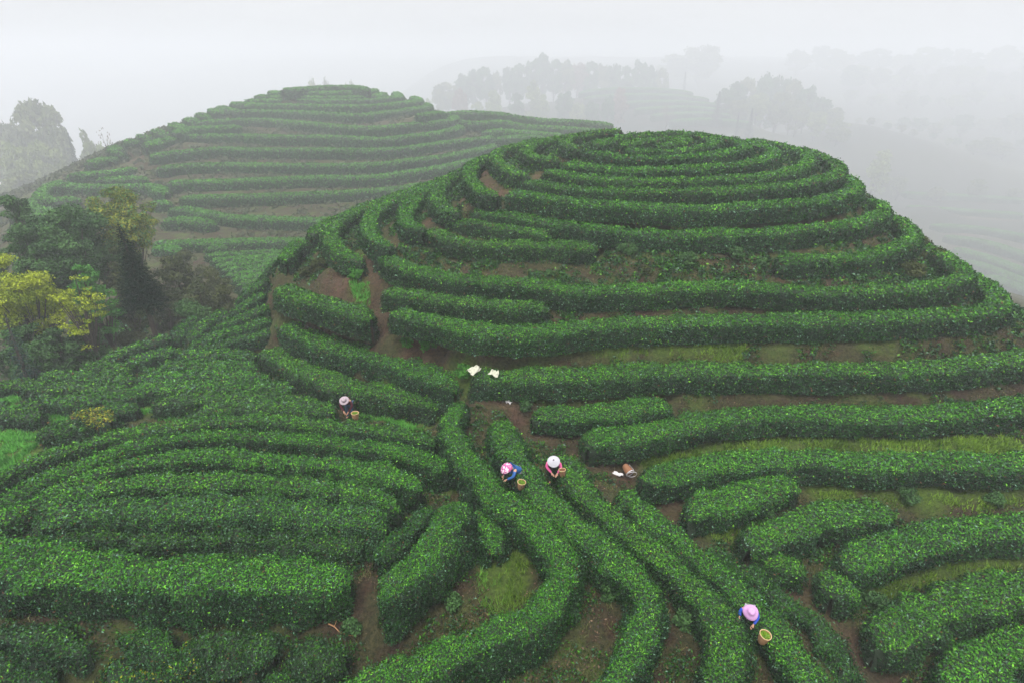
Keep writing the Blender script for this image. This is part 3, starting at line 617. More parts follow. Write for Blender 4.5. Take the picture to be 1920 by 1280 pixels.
TOTAL = [0]
def build_hedge(i, r):
    rs = np.random.default_rng(100+i)
    farr = bool(r['k'].get('far')); dist0 = np.linalg.norm(r['P'].mean(0)); W, H = r['W']*(1.0 if farr else {RG: .91, DG: .82}.get(r['k'].get('g'), .84 if dist0 < 34 else .76)), r['H']*(1.0 if farr else (.76 if r['k'].get('g') == RG else .92))
    dist = np.linalg.norm(r['P'].mean(0)); step = 0.12 if dist < 30 else (0.18 if dist < 55 else 0.5)
    C, Ln = resample(r['P'], step); n = len(C)
    T = unit(np.gradient(C[:, :2], axis=0)); N = np.stack([-T[:, 1], T[:, 0]], 1)
    s = np.linspace(0, Ln, n)
    capl = min(0.75*W, Ln*0.45)
    e = np.clip(np.minimum(s, Ln-s)/capl, 0, 1); cap = np.sqrt(np.clip(1-(1-e)**2, 0.0, 1))
    cap = np.maximum(cap, 0.12)
    lowf = vnoise(np.c_[s, np.full(n, i*3.7), np.zeros(n)], 0.45)*0.10+vnoise(np.c_[s, np.full(n, i*5.1), np.zeros(n)], 1.3)*0.08
    wid = W*(1+lowf*(1.3 if dist < 24 else .7))*cap
    K = 15; ph = np.linspace(0, PI, K)
    xs = np.sign(np.cos(ph))*np.abs(np.cos(ph))**(0.60 if r['k'].get('g') in (SG, UG) else 0.68); zs = np.sin(ph)**0.5
    xs = xs*(1.0-0.10*(1-zs))
    sideg = []
    for sg in (1, -1):
        q = C[:, :2]+N*(sg*wid/2*0.92)[:, None]; sideg.append(ground(q)-0.12)
    g = np.where((xs > 0)[None], sideg[0][:, None], sideg[1][:, None])
    mix_ = (xs*0.5+0.5)[None]; gl = sideg[0][:, None]*mix_+sideg[1][:, None]*(1-mix_)
    ztop = C[:, 2]+lowf*(0.35 if dist < 32 else .15)*H-(1-cap)*0.35*H
    gg = np.minimum(g, ztop[:, None]-0.15)
    # never let a face hang further than a bush would
    gg = np.maximum(gg, ztop[:, None]-H*1.08)
    Z = gg+(ztop[:, None]-gg)*zs[None]
    V = np.empty((n, K, 3))
    V[..., 0] = C[:, None, 0]+N[:, None, 0]*xs[None]*wid[:, None]/2
    V[..., 1] = C[:, None, 1]+N[:, None, 1]*xs[None]*wid[:, None]/2
    V[..., 2] = Z
    def normals(V):
        du = np.gradient(V, axis=0); dv = np.gradient(V, axis=1); nn = np.cross(dv, du)
        nn = unit(nn); cen = np.stack([C[:, 0], C[:, 1], ztop-H*.6], -1)[:, None]
        flip = ((V-cen)*nn).sum(-1, keepdims=True) < 0
        return np.where(flip, -nn, nn)
    nn = normals(V)
    amp = 0.03 if farr else (0.075 if dist < 24 else 0.05)
    d = vnoise(V, 1.6, i*1.3)*amp*1.5+vnoise(V, 4.2, i*2.1)*amp*0.9
    loose = any(w_ in r['label'] for w_ in ('loose', 'ragged', 'dark leafy', 'dark tea', 'small tea bush', 'bottom left'))
    d = d*(1+(1.3 if dist < 24 else .5)*(1-zs))[None]*(1.7 if loose else 1)
    low = (1-zs)[None]*0.06*(1+vnoise(V, 1.1, i*.7+8)*1.4)        # skirts bulge unevenly
    V = V+nn*(d+low)[..., None]
    nn = normals(V)
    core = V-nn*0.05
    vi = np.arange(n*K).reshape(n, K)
    Qc = np.stack([vi[:-1, :-1], vi[1:, :-1], vi[1:, 1:], vi[:-1, 1:]], -1).reshape(-1, 4)
    caps_v = []; 
    # --- leaves
    A = V[:-1, :-1]; B = V[1:, :-1]; D = V[:-1, 1:]
    area = np.linalg.norm(np.cross(B-A, D-A), axis=-1)
    cen = V[:-1, :-1]
    dist_c = np.linalg.norm(cen, axis=-1)
    Lf = np.clip(dist_c*0.0035, 0.052, 0.8)
    cover_ = 1.3 if not farr else 1.2
    view = -(cen/dist_c[..., None]); facing = (view*nn[:-1, :-1]).sum(-1)
    lod = np.where(facing < -0.35, 0.45, 1.0)
    dens = cover_*area/(Lf**2*0.25)*lod
    inv = (cen[..., 2]-gl.mean()*0) ; cnt = dens.sum()
    m = int(cnt); pr = (dens/cnt).ravel()
    cell = rs.choice(len(pr), m, p=pr); ci_, cj = np.divmod(cell, K-1)
    u, v = rs.random((2, m, 1))
    P = (V[ci_, cj]*(1-u)*(1-v)+V[ci_+1, cj]*u*(1-v)+V[ci_, cj+1]*(1-u)*v+V[ci_+1, cj+1]*u*v)
    Nn = nn[ci_, cj]; LL = Lf[ci_, cj]*(0.75+0.55*rs.random(m))
    clump = vnoise(P, 3.1, 40+i)
    P = P+Nn*(rs.normal(0, 0.042, (m, 1))+0.045*clump[:, None]+0.005)*(1 if not farr else 1.4)
    stray = (rs.random(m) < (.16 if loose else .05))[:, None]*(rs.random((m, 1))*(.05+Lf[ci_, cj][:, None]))*1.3
    P = P+(Nn*.6+np.array([0, 0, .6]))*stray*(0 if farr else (1 if dist < 26 else .35))
    top = np.clip((Nn[:, 2]-0.42)/0.45, 0, 1)*(0.85 if not farr else .9)+0.05  # by surface slope: young shoots on top, painted shade on the sides
    VL, QL = leaves(P, Nn, LL, rs, up=0.30, spread=0.75)
    lab = r['label']
    grey = 0.45 if 'greyer' in lab else (0.10+0.12*rs.random())
    if r['k'].get('g') == UG: grey = 0.35
    if loose: top = top*.5; grey = .3
    yel = 0.75 if r['k'].get('tone') == 'yellow' else 0.0
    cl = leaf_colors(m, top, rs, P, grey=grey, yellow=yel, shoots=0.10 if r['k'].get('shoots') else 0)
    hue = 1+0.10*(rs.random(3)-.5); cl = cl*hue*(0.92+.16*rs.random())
    if farr: cl = cl*0.5+cl.mean(0)*.35+PALA['fresh']*top[:, None]*.28  # far rows: evened out, lit tops painted in once more
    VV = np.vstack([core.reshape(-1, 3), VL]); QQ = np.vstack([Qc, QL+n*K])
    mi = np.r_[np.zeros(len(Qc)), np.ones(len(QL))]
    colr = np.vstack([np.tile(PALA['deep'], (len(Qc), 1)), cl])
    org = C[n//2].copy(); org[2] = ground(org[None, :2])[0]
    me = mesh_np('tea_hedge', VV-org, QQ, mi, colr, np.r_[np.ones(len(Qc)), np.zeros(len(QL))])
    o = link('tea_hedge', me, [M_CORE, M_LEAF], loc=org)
    tag(o, lab, 'tea row', r['k'].get('g'))
    TOTAL[0] += m
for i, r in enumerate(ROWS): build_hedge(i, r)
print('leaves on rows', TOTAL[0])
# ------------------------------------------------------------------ trees
def tube(pts, radii, seg=7):
    pts = np.asarray(pts, float); n = len(pts); T = unit(np.gradient(pts, axis=0))
    ref = np.array([0.31, 0.77, 0.12]); U = unit(np.cross(T, ref)); Wv = np.cross(T, U)
    a = np.linspace(0, 2*PI, seg, endpoint=False)
    V = pts[:, None]+(U[:, None]*np.cos(a)[None, :, None]+Wv[:, None]*np.sin(a)[None, :, None])*np.asarray(radii)[:, None, None]
    vi = np.arange(n*seg).reshape(n, seg); nx_ = np.roll(vi, -1, axis=1)
    Q = np.stack([vi[:-1], nx_[:-1], nx_[1:], vi[1:]], -1).reshape(-1, 4)
    return V.reshape(-1, 3), Q
def join(parts):
    V, Q, o = [], [], 0
    for v, q in parts: V.append(v); Q.append(q+o); o += len(v)
    return np.vstack(V), np.vstack(Q)
TC = dict(dark=((0.018, 0.048, 0.018), (0.080, 0.175, 0.050)), olive=((0.06, 0.085, 0.035), (0.17, 0.20, 0.07)),
          spring=((0.09, 0.15, 0.012), (0.38, 0.45, 0.030)), fir=((0.003, 0.012, 0.007), (0.010, 0.032, 0.016)),
          bright=((0.03, 0.12, 0.02), (0.08, 0.26, 0.03)), pale=((0.10, 0.14, 0.05), (0.24, 0.30, 0.09)), pink=((0.14, 0.09, 0.07), (0.24, 0.16, 0.12)),
          blue=((0.012, 0.035, 0.030), (0.03, 0.07, 0.055)), mixed=((0.06, 0.10, 0.02), (0.28, 0.30, 0.035)), scrub=((0.022, 0.038, 0.014), (0.085, 0.10, 0.032)))
def tree_meshes(kind, tone, h, wdt, rs, leafL, dens=1.0, low=0.35, lean=(0, 0)):
    """trunk and crown meshes, origin at the foot of the trunk"""
    parts = []; P, N, B = [], [], []; seedn = float(rs.random()*40)
    lo, hi = (np.array(c) for c in TC[tone])
    k = 9; t = np.linspace(0, 1, k)
    wob_ = np.stack([np.cumsum(rs.normal(0, 0.018*h, k)), np.cumsum(rs.normal(0, 0.018*h, k))], 1)
    topf = 0.98 if kind in ('fir', 'poplar') else 0.8
    if kind == 'fir': wob_ *= 0.15
    tr = np.stack([lean[0]*t*h+wob_[:, 0]-wob_[0, 0], lean[1]*t*h+wob_[:, 1]-wob_[0, 1], -0.35+t*(h*topf+.35)], 1)
    r0 = 0.016*h+0.04
    parts.append(tube(tr, r0*(1-t)**0.8+0.012))
    def at(f): return np.array([np.interp(f, t, tr[:, a]) for a in range(3)])
    if kind == 'fir':
        nl = max(14, int(h*5)); z0 = low
        for i in range(nl):
            f = z0+(1-z0)*(i/nl); R = wdt/2*(1-(f-z0)/(1-z0))**0.92*(0.88+0.16*rs.random())+0.03
            nb = max(4, int(9*(R/(wdt/2))+3)); a0 = rs.random()*6.28
            for b in range(nb):
                a = a0+b*2*PI/nb+rs.normal(0, .15); c = at(min(f, .995)); rr = R*(0.85+.22*rs.random())
                m = max(3, int(dens*rr*0.5/(leafL**1.5)*2.2))
                s_ = rs.random(m)**0.7; wz = -0.28*s_**1.5*rr
                q = np.stack([c[0]+np.cos(a)*s_*rr, c[1]+np.sin(a)*s_*rr, c[2]+wz+0.05*rr], 1)+rs.normal(0, 0.07*rr+.01, (m, 3))*[1, 1, .4]
                P.append(q); N.append(np.tile([np.cos(a)*.4, np.sin(a)*.4, .9], (m, 1))); B.append(np.full(m, rs.random()*.6+.4*s_.mean()))
                if b % 3 == 0 and h > 5: parts.append(tube([c, c+[np.cos(a)*rr*.7, np.sin(a)*rr*.7, -.1*rr]], [.02, .008], 4))
    elif kind == 'bare':
        for i in range(34):
            f = 0.25+0.7*rs.random(); c = at(f*.98); a = rs.random()*6.28; el = 0.7+.5*rs.random(); L_ = wdt*.55*(1.1-f*.6)
            e = c+np.array([np.cos(a)*np.cos(el), np.sin(a)*np.cos(el), np.sin(el)])*L_
            parts.append(tube([c, (c+e)/2+rs.normal(0, .05*L_, 3), e], [.03+.004*h, .02+.002*h, .01+.001*h], 4))
            m = int(12*dens); P.append(e+rs.normal(0, .16*L_, (m, 3))); N.append(unit(rs.normal(size=(m, 3)))); B.append(rs.random(m))
    else:
        nc = {'broad': 60, 'layer': 46, 'poplar': 30, 'bush': 14}[kind]
        if h < 1.5: nc = 12
        cz0 = h*low; czh = h-cz0
        for i in range(nc):
            for _ in range(20):
                q = rs.uniform(-1, 1, 3)
                if .35 < np.linalg.norm(q) < 1 and (kind == 'bush' or vnoise(q[None]*1.0, 1.4, rs.integers(0, 9)*0+seedn)[0] > -.35): break
            sh = q.copy()
            if kind == 'poplar': sh[:2] *= (1-max(0, q[2])*.6)
            rad = wdt*{'broad': .085+.075*rs.random(), 'layer': .06+.07*rs.random(), 'poplar': .15+.1*rs.random(), 'bush': .18+.1*rs.random()}[kind]
            c = at(0.75)*[1, 1, 0]+np.array([sh[0]*(wdt/2-rad*.7), sh[1]*(wdt/2-rad*.7), cz0+czh*(0.5+sh[2]*0.5)*(1-rad/h*.5)])
            fl = 0.30 if kind == 'layer' else 0.62
            f = np.clip((c[2]-0.16*h)/h, 0.12, .95); s0 = at(f*.9)
            big = i % 4 == 0; b0_ = r0*(.40 if big else .13)
            parts.append(tube([s0, s0*.6+c*.4+[0, 0, -.02*h], c], [b0_, b0_*.65, b0_*.25], 5))
            m = int(dens*4*PI*rad*rad*0.8/(leafL**2*.25)*(.55 if kind == 'layer' else .8))
            d = unit(rs.normal(size=(m, 3))); rr = rad*(0.55+0.5*rs.random((m, 1)))
            lump = 1+0.35*vnoise(c+d*rad, 1.9/rad, i*3.3)[:, None]
            P.append(c+d*rr*lump*[1, 1, fl]); N.append(unit(d+[0, 0, .5])); B.append(np.full(m, rs.random()))
    P = np.vstack(P); N = np.vstack(N); B = np.concatenate(B); m = len(P)
    asp = 0.28 if kind == 'fir' else 0.6
    V, Q = leaves(P, N, leafL*(0.7+.6*rs.random(m)), rs, up=(-.1 if kind == 'fir' else .15), spread=.9, aspect=asp)
    f = np.clip(B*.6+.4*rs.random(m), 0, 1)[:, None]
    c = (lo*(1-f)+hi*f)*(.8+.4*rs.random((m, 1)))
    if tone == 'mixed': c = np.where((rs.random(m) < .35)[:, None], np.array(TC['dark'][1])*(.7+.6*rs.random((m, 1))), c)
    crown = mesh_np('crown', V, Q, None, c)
    tv, tq = join(parts)
    trunk = mesh_np('trunk', tv, tq, smooth=np.ones(len(tq), bool))
    trunk.materials.append(M_BARK); crown.materials.append(M_TREELEAF)
    return trunk, crown, m
TREELEAVES = [0]
def tree(name, label, cat, kind, tone, x, y, h, wdt, seed, leafL, dens=1.0, low=0.35, lean=(0, 0), group=None, sink=0.15):
    rs = np.random.default_rng(seed)
    t, c, m = tree_meshes(kind, tone, h, wdt, rs, leafL, dens, low, lean); TREELEAVES[0] += m
    r = empty(name, (x, y, gz(x, y)-sink)); tag(r, label, cat, group)
    for nm, me in (('trunk', t), ('crown', c)):
        o = bpy.data.objects.new(nm, me); COL.objects.link(o); o.parent = r
    return r
def copy_tree(src, loc, sc, rz, label, group):
    r = src.copy(); COL.objects.link(r); r.location = loc; r.scale = sc; r.rotation_euler = (0, 0, rz)
    r['label'] = label; r['group'] = group
    for ch in src.children:
        c = ch.copy(); COL.objects.link(c); c.parent = r
    return r
def treespec(px, F, ytop, wpx, minh=2.0):
    X = (px-960)/FPX; zt = zF(ytop, F); depth = F*math.cos(PITCH)-zt*math.sin(PITCH); x = X*depth
    h = max(minh, zt-gz(x, F)); return x, F, h, wpx/FPX*depth
WG = 'trees of the dark wood left of the field'
NEAR = [ # name, label, kind, tone, px, F, ytop, wpx, low, leafL, dens
 ('broadleaf_tree', 'yellow-green spring tree at the left edge of the wood', 'broad', 'spring', 25, 38, 468, 150, .45, .13, .5),
 ('broadleaf_tree', 'sparse yellow-green tree with layered sprays right of the fuller one', 'layer', 'spring', 140, 36.5, 508, 115, .45, .13, .35),
 ('broadleaf_tree', 'tall half-yellow tree standing behind the top of the dark fir', 'broad', 'mixed', 236, 50, 350, 150, .55, .17, .6),
 ('broadleaf_tree', 'wide dark green tree with forked trunk behind the sparse yellow one', 'broad', 'dark', 125, 46, 384, 190, .5, .18, .9),
 ('broadleaf_tree', 'dark tree cut off by the left edge at the height of the far hill foot', 'broad', 'dark', -5, 50, 345, 100, .15, .2, .9),
 ('broadleaf_tree', 'dark tree behind the fuller yellow-green tree', 'broad', 'dark', 45, 44, 412, 120, .35, .18, .9),
 ('broadleaf_tree', 'fresh bright green small tree deep in the wood', 'broad', 'bright', 148, 41.5, 482, 90, .35, .15, .7),
 ('conifer', 'bluish conifer cut off by the left edge above the field', 'fir', 'blue', 2, 31.5, 575, 85, .05, .12, 1),
 ('broadleaf_tree', 'dark tree directly left of the fir', 'broad', 'scrub', 192, 44, 455, 90, .3, .17, .9),
 ('broadleaf_tree', 'dark olive tree directly right of the fir', 'broad', 'scrub', 325, 50, 478, 95, .2, .19, .9),
 ('shrub', 'brownish shrub between the fir and the small slanting plot', 'bush', 'scrub', 372, 46, 498, 95, .1, .16, .8),
 ('shrub', 'shrub with a few yellow leaves near the skyline of the left field', 'bush', 'scrub', 418, 43.5, 513, 60, .1, .15, .8),
 ('shrub', 'low dark shrub behind the white sack', 'bush', 'dark', 355, 41, 548, 85, .1, .15, .8),
 ('broadleaf_tree', 'dark understorey tree at the foot of the sparse yellow tree', 'broad', 'dark', 95, 36, 585, 95, .2, .15, .9),
 ('broadleaf_tree', 'dark understorey tree low between the yellow tree and the fir', 'broad', 'dark', 165, 38, 560, 80, .2, .15, .9),
 ('broadleaf_tree', 'dark understorey tree behind the bluish conifer', 'broad', 'dark', 40, 35, 590, 85, .2, .15, .9),
 ('broadleaf_tree', 'dark tree in the hollow behind the trunk of the fir', 'bush', 'scrub', 250, 44, 600, 80, .2, .16, .9),
 ('broadleaf_tree', 'dusky tree behind the wide dark tree, higher up the hollow', 'broad', 'dark', 75, 54, 395, 110, .3, .2, .9),
 ('shrub', 'dusky shrub at the lower end of the slanting plot', 'bush', 'scrub', 400, 50, 478, 60, .1, .17, .8),
 ('broadleaf_tree', 'dark undergrowth tree at the left edge below the yellow-green tree', 'broad', 'dark', 10, 40, 545, 110, .1, .15, .9),
 ('broadleaf_tree', 'dark undergrowth tree between the bluish conifer and the sparse yellow tree', 'broad', 'dark', 60, 33.5, 625, 80, .1, .14, .9),
 ('broadleaf_tree', 'dark undergrowth tree at the wood edge left of the pale outer row', 'broad', 'dark', 150, 36.5, 610, 80, .1, .14, .9),
 ('broadleaf_tree', 'dark undergrowth tree at the wood edge just left of the fir trunk', 'bush', 'scrub', 215, 40, 628, 60, .1, .14, .9),
 ('broadleaf_tree', 'dark tree right behind the fir crown', 'broad', 'scrub', 300, 47, 515, 90, .1, .16, .9),
 ('shrub', 'greyish shrub left of the slanting plot, by the ochre track', 'bush', 'scrub', 345, 62, 462, 50, .1, .2, .8),
]
for i, (nm, lab, kd, tn, px, F, yt, wpx, low, lf, dn) in enumerate(NEAR):
    x, y, h, wd = treespec(px, F, yt, wpx)
    tree(nm, lab, 'shrub' if nm == 'shrub' else 'tree', kd, tn, x, y, h, wd, 500+i, lf, dn, low, group=WG)
fb = unproj(297, 640, -15.6); fb[2] = gz(fb[0], fb[1]); zt = zF(424, fb[1]); xf, yf = fb[0], fb[1]
tree('conifer', 'dark pointed fir with bare lower trunk at the edge of the left field', 'tree', 'fir', 'fir', xf, yf, zt-fb[2]+.5, 3.0, 77, .12, 2.6, .42, lean=(-.075, 0), group=WG)

# misty trees: a handful of kinds, copied with their parts
PROTO = {}
def proto(kind, tone, h=10, wdt=7, low=.25, leafL=.55, dens=.9, seed=1):
    k = (kind, tone, seed)
    if k not in PROTO: PROTO[k] = [tree_meshes(kind, tone, h, wdt, np.random.default_rng(seed), leafL, dens, low)[:2], None, h, wdt]
    return PROTO[k]
def misty(name, label, kind, tone, px, F, yt, wpx, seed, group, minh=3.0):
    kw = dict(fir=dict(h=10, wdt=4, low=.06, leafL=.42), poplar=dict(h=10, wdt=5, low=.15), bare=dict(h=10, wdt=6, leafL=.3, dens=.6)).get(kind, dict(h=10, wdt=8.5, low=.2))
    pr = proto(kind, tone, seed=seed % 3+1, **kw)
    x, y, h, wd = treespec(px, F*(2.5 if group == MG else 2.9), yt, wpx, minh)
    if kind == 'broad': wd = min(wd, 1.15*h)
    sc = (wd/pr[3], wd/pr[3], h/pr[2]); rz = (seed*1.7) % 6.28
    loc = (x, y, gz(x, y)-.3)
    if pr[1] is None:
        r = empty(name, loc, rz); r.scale = sc; tag(r, label, 'tree', group)
        for nm, me in zip(('trunk', 'crown'), pr[0]):
            o = bpy.data.objects.new(nm, me); COL.objects.link(o); o.parent = r
        pr[1] = r
    else:
        r = copy_tree(pr[1], loc, sc, rz, label, group); r.name = name
    return r
MG = 'misty trees left of the far hill'
for i, (kd, tn, px, F, yt, wpx, lab) in enumerate([
  ('broad', 'olive', 42, 128, 180, 120, 'big round misty tree at the upper left, tallest of its stand'), ('broad', 'olive', -8, 132, 215, 90, 'misty tree cut off by the left edge beside the big round one'),
  ('broad', 'olive', 88, 126, 222, 80, 'misty tree on the right flank of the big round one'), ('broad', 'pale', 70, 118, 258, 70, 'pale yellowish misty tree in front of the big round one'),
  ('broad', 'pale', 20, 116, 262, 70, 'pale misty tree low at the left edge, in front of the big round one'), ('fir', 'blue', 125, 116, 242, 26, 'small dark misty fir beside the stand at the upper left'),
  ('bare', 'pink', 193, 125, 226, 46, 'bare pinkish misty tree left of the far hill skyline'), ('poplar', 'pale', 152, 128, 238, 36, 'thin pale misty tree right of the small dark fir'),
  ('broad', 'pale', 170, 122, 258, 46, 'pale low misty tree under the bare pinkish one'), ('broad', 'olive', 45, 105, 318, 90, 'dusky misty tree at the foot of the stand at the upper left'),
  ('broad', 'olive', 105, 108, 300, 60, 'dusky misty tree below the small dark fir'), ('broad', 'olive', 3, 96, 345, 60, 'shadowed tree at the left edge below the misty stand')]):
    misty('fir_tree' if kd == 'fir' else 'broadleaf_tree', lab, kd, tn, px, F, yt, wpx, 20+i, MG)
RGp = 'misty trees on the ridge behind the far hill'
lst = [(822,262,158,26,'olive'),(838,268,155,40,'olive'),(868,275,140,34,'dark'),(890,280,130,34,'dark'),(912,276,126,34,'dark'),(930,280,136,26,'olive'),(955,284,126,30,'dark'),(975,286,120,34,'dark'),(1000,288,112,36,'dark'),
 (1018,292,98,30,'dark'),(1040,290,112,34,'dark'),(1062,290,114,34,'olive'),(1085,292,118,36,'pink'),(1105,292,116,34,'dark'),(1130,295,122,34,'olive'),(1152,295,120,34,'dark'),(1176,295,124,32,'dark'),(1202,298,114,34,'dark'),(1222,300,122,32,'dark'),(1246,300,128,28,'olive')]
ordn = 'first second third fourth fifth sixth seventh eighth ninth tenth eleventh twelfth thirteenth fourteenth fifteenth sixteenth seventeenth eighteenth nineteenth twentieth'.split()
for i, (px, F, yt, wpx, tn) in enumerate(lst):
    misty('broadleaf_tree', 'misty ridge tree in the back line, %s from the left' % ordn[i], 'broad', tn, px, F, yt-3, wpx*1.15, 40+i, RGp)
for i, (kd, tn, px, F, yt, wpx, lab) in enumerate([
  ('poplar', 'pale', 925, 235, 165, 34, 'light green misty tree in front of the ridge line'), ('broad', 'dark', 968, 240, 172, 34, 'dark misty bush right of the light green ridge tree'),
  ('poplar', 'pale', 1000, 238, 148, 36, 'tall pale misty tree in the middle of the ridge'), ('broad', 'pink', 862, 240, 162, 34, 'pinkish misty tree near the left end of the ridge'),
  ('poplar', 'pale', 1022, 236, 172, 26, 'thin pale misty tree right of the tall pale one'), ('broad', 'dark', 1110, 232, 188, 40, 'dark misty bush at the foot of the ridge above the spur'),
  ('broad', 'pale', 1085, 230, 190, 34, 'pale bush left of the dark bush at the ridge foot'), ('poplar', 'pink', 1170, 234, 160, 34, 'tall rust-tinged misty tree beside the faint terraces'),
  ('broad', 'dark', 1142, 232, 178, 30, 'dusky misty tree left of the rust-tinged one'), ('bare', 'pink', 1252, 222, 190, 40, 'pinkish bare bush standing before the faint terraces'),
  ('broad', 'pale', 895, 230, 188, 30, 'pale low bush at the ridge foot, far left'), ('broad', 'dark', 1060, 240, 170, 40, 'dusky misty tree right of centre on the ridge'),
  ('broad', 'pale', 800, 225, 182, 30, 'pale bush peeping over the right shoulder of the far hill'),
  ('poplar', 'pale', 578, 210, 138, 26, 'pale tree top peeping over the summit of the far hill'), ('broad', 'olive', 610, 215, 146, 30, 'low misty crown just right of the tree peeping over the far summit'),
  ('broad', 'pale', 655, 215, 146, 24, 'faint crown peeping over the far summit, rightmost of three')]):
    misty('broadleaf_tree', lab, kd, tn, px, F, yt, wpx, 70+i, RGp)
DGp = 'misty trees on the wooded dome right of the faint terraces'
dome = [(1366,240,165,40),(1385,245,150,40),(1410,250,142,44),(1440,252,136,48),(1468,252,138,46),(1495,248,146,44),(1518,244,160,40),(1545,240,180,38),(1568,236,200,36),(1390,228,185,40),(1425,230,172,44),(1462,230,170,46),(1500,228,186,44),(1535,225,206,40),(1575,222,225,44)]
for i, (px, F, yt, wpx) in enumerate(dome):
    misty('broadleaf_tree', 'misty tree of the wooded dome, %s counting along its %s line from the left' % (ordn[i if i < 9 else i-9], 'back' if i < 9 else 'front'), 'broad', ('dark', 'dark', 'olive')[i % 3] if i < 9 else ('olive', 'pale', 'olive')[i % 3], px, F, yt, wpx*1.15, 90+i, DGp)
for i, (px, F, yt, wpx, lab) in enumerate([(1350, 222, 168, 30, 'tall misty fir at the left end of the wooded dome'), (1385, 205, 214, 18, 'slender dark misty fir just above the main summit skyline'),
     (1412, 208, 200, 28, 'stouter misty fir right of the slender one'), (1286, 330, 132, 22, 'very faint fir beyond the faint terraces')]):
    misty('fir_tree', lab, 'fir', 'fir', px, F, yt, wpx, 130+i, DGp)
SGp = 'faint trees in the fog at the right'
rs_ = np.random.default_rng(11); cells = []
for row_i, (F, yt0, n_) in enumerate([(470, 92, 15), (400, 130, 14), (340, 175, 13), (290, 220, 12), (250, 262, 11)]):
    x0_, x1_ = (1490, 1940) if row_i == 0 else (1580+row_i*6, 1940)
    for q in range(n_):
        px = x0_+(x1_-x0_)*(q+.5)/n_+rs_.uniform(-8, 8); yt = yt0+rs_.uniform(-10, 12); wpx = rs_.uniform(34, 58)*(1 if row_i else 1.1)
        misty('broadleaf_tree', 'faint foggy tree at the right, %s in the %s tier from the top' % (ordn[q], ordn[row_i]), 'broad', ('dark', 'olive', 'olive', 'pale')[int(rs_.integers(0, 4))], px, F+rs_.uniform(-12, 12), yt, wpx, 150+row_i*20+q, SGp, minh=9)
misty('broadleaf_tree', 'pale green rounded tree standing alone in the fog at the right', 'poplar', 'pale', 1652, 185, 276, 48, 260, SGp)
misty('broadleaf_tree', 'huge very faint tree left of the wooded dome', 'broad', 'olive', 1318, 420, 82, 110, 262, SGp)
misty('broadleaf_tree', 'very faint tree left of the huge faint one', 'broad', 'olive', 1262, 430, 100, 70, 263, SGp)
for q, (px, yt) in enumerate([(1600, 322), (1690, 330), (1840, 335), (1905, 352), (1760, 350)]):
    misty('broadleaf_tree', 'low foggy bush on the valley side at the right, %s from the left' % ordn[q if q < 1 else {1: 1, 4: 2, 2: 3, 3: 4}[q]], 'broad', 'olive', px, 195, yt, 36, 270+q, SGp, minh=4)
print('tree leaves', TREELEAVES[0])

# ------------------------------------------------------------------ weeds, grass and bushes on the banks
cellw = 0.3; HX0, HY0 = -40, 4; HW, HH = 300, 240
occ = np.zeros((HH, HW), bool)
for r in ROWS:
    C, _ = resample(r['P'], 0.25)
    for c in C:
        if not (HX0 < c[0] < HX0+HW*cellw and HY0 < c[1] < HY0+HH*cellw): continue
        rad = r['W']/2-.12; k_ = int(rad/cellw)+1; ii = int((c[0]-HX0)/cellw); jj = int((c[1]-HY0)/cellw)
        for dj in range(-k_, k_+1):
            for di in range(-k_, k_+1):
                if math.hypot(di*cellw, dj*cellw) <= rad and 0 <= jj+dj < HH and 0 <= ii+di < HW: occ[jj+dj, ii+di] = True
def free(P):
    i = np.clip(((P[:, 0]-HX0)/cellw).astype(int), 0, HW-1); j = np.clip(((P[:, 1]-HY0)/cellw).astype(int), 0, HH-1)
    return ~occ[j, i]
def seen(P):
    """roughly inside the photograph"""
    z = ground(P); d = P[:, 1]*math.cos(PITCH)-z*math.sin(PITCH)
    up = P[:, 1]*math.sin(PITCH)+z*math.cos(PITCH)
    px = 960+P[:, 0]/d*FPX; py = 640-up/d*FPX
    return (d > 2) & (px > -120) & (px < 2040) & (py < 1400)
rs = np.random.default_rng(5)
P = np.stack([rs.uniform(-38, 42, 520000), rs.uniform(7, 58, 520000)], 1)
bank_ = None
P = P[free(P) & seen(P)]
d_ = np.linalg.norm(P, axis=1)
gcov = np.zeros(len(P)); pth = np.full(len(P), 9.0)
for Q, wd in GR_Q:
    dd = np.min([seg_dist(P, Q[i], Q[i+1]) for i in range(len(Q)-1)], axis=0); gcov = np.maximum(gcov, np.clip((wd*1.25-dd)/.3+.5, 0, 1))
for pts, wd in PATHS:
    Q = [hit(*p) for p in pts]
    pth = np.minimum(pth, np.min([seg_dist(P, Q[i], Q[i+1]) for i in range(len(Q)-1)], axis=0)-wd)
n3 = vnoise(np.c_[P, np.zeros(len(P))], 0.7, 2.0); n4 = vnoise(np.c_[P, np.zeros(len(P))], 2.2, 7.0)
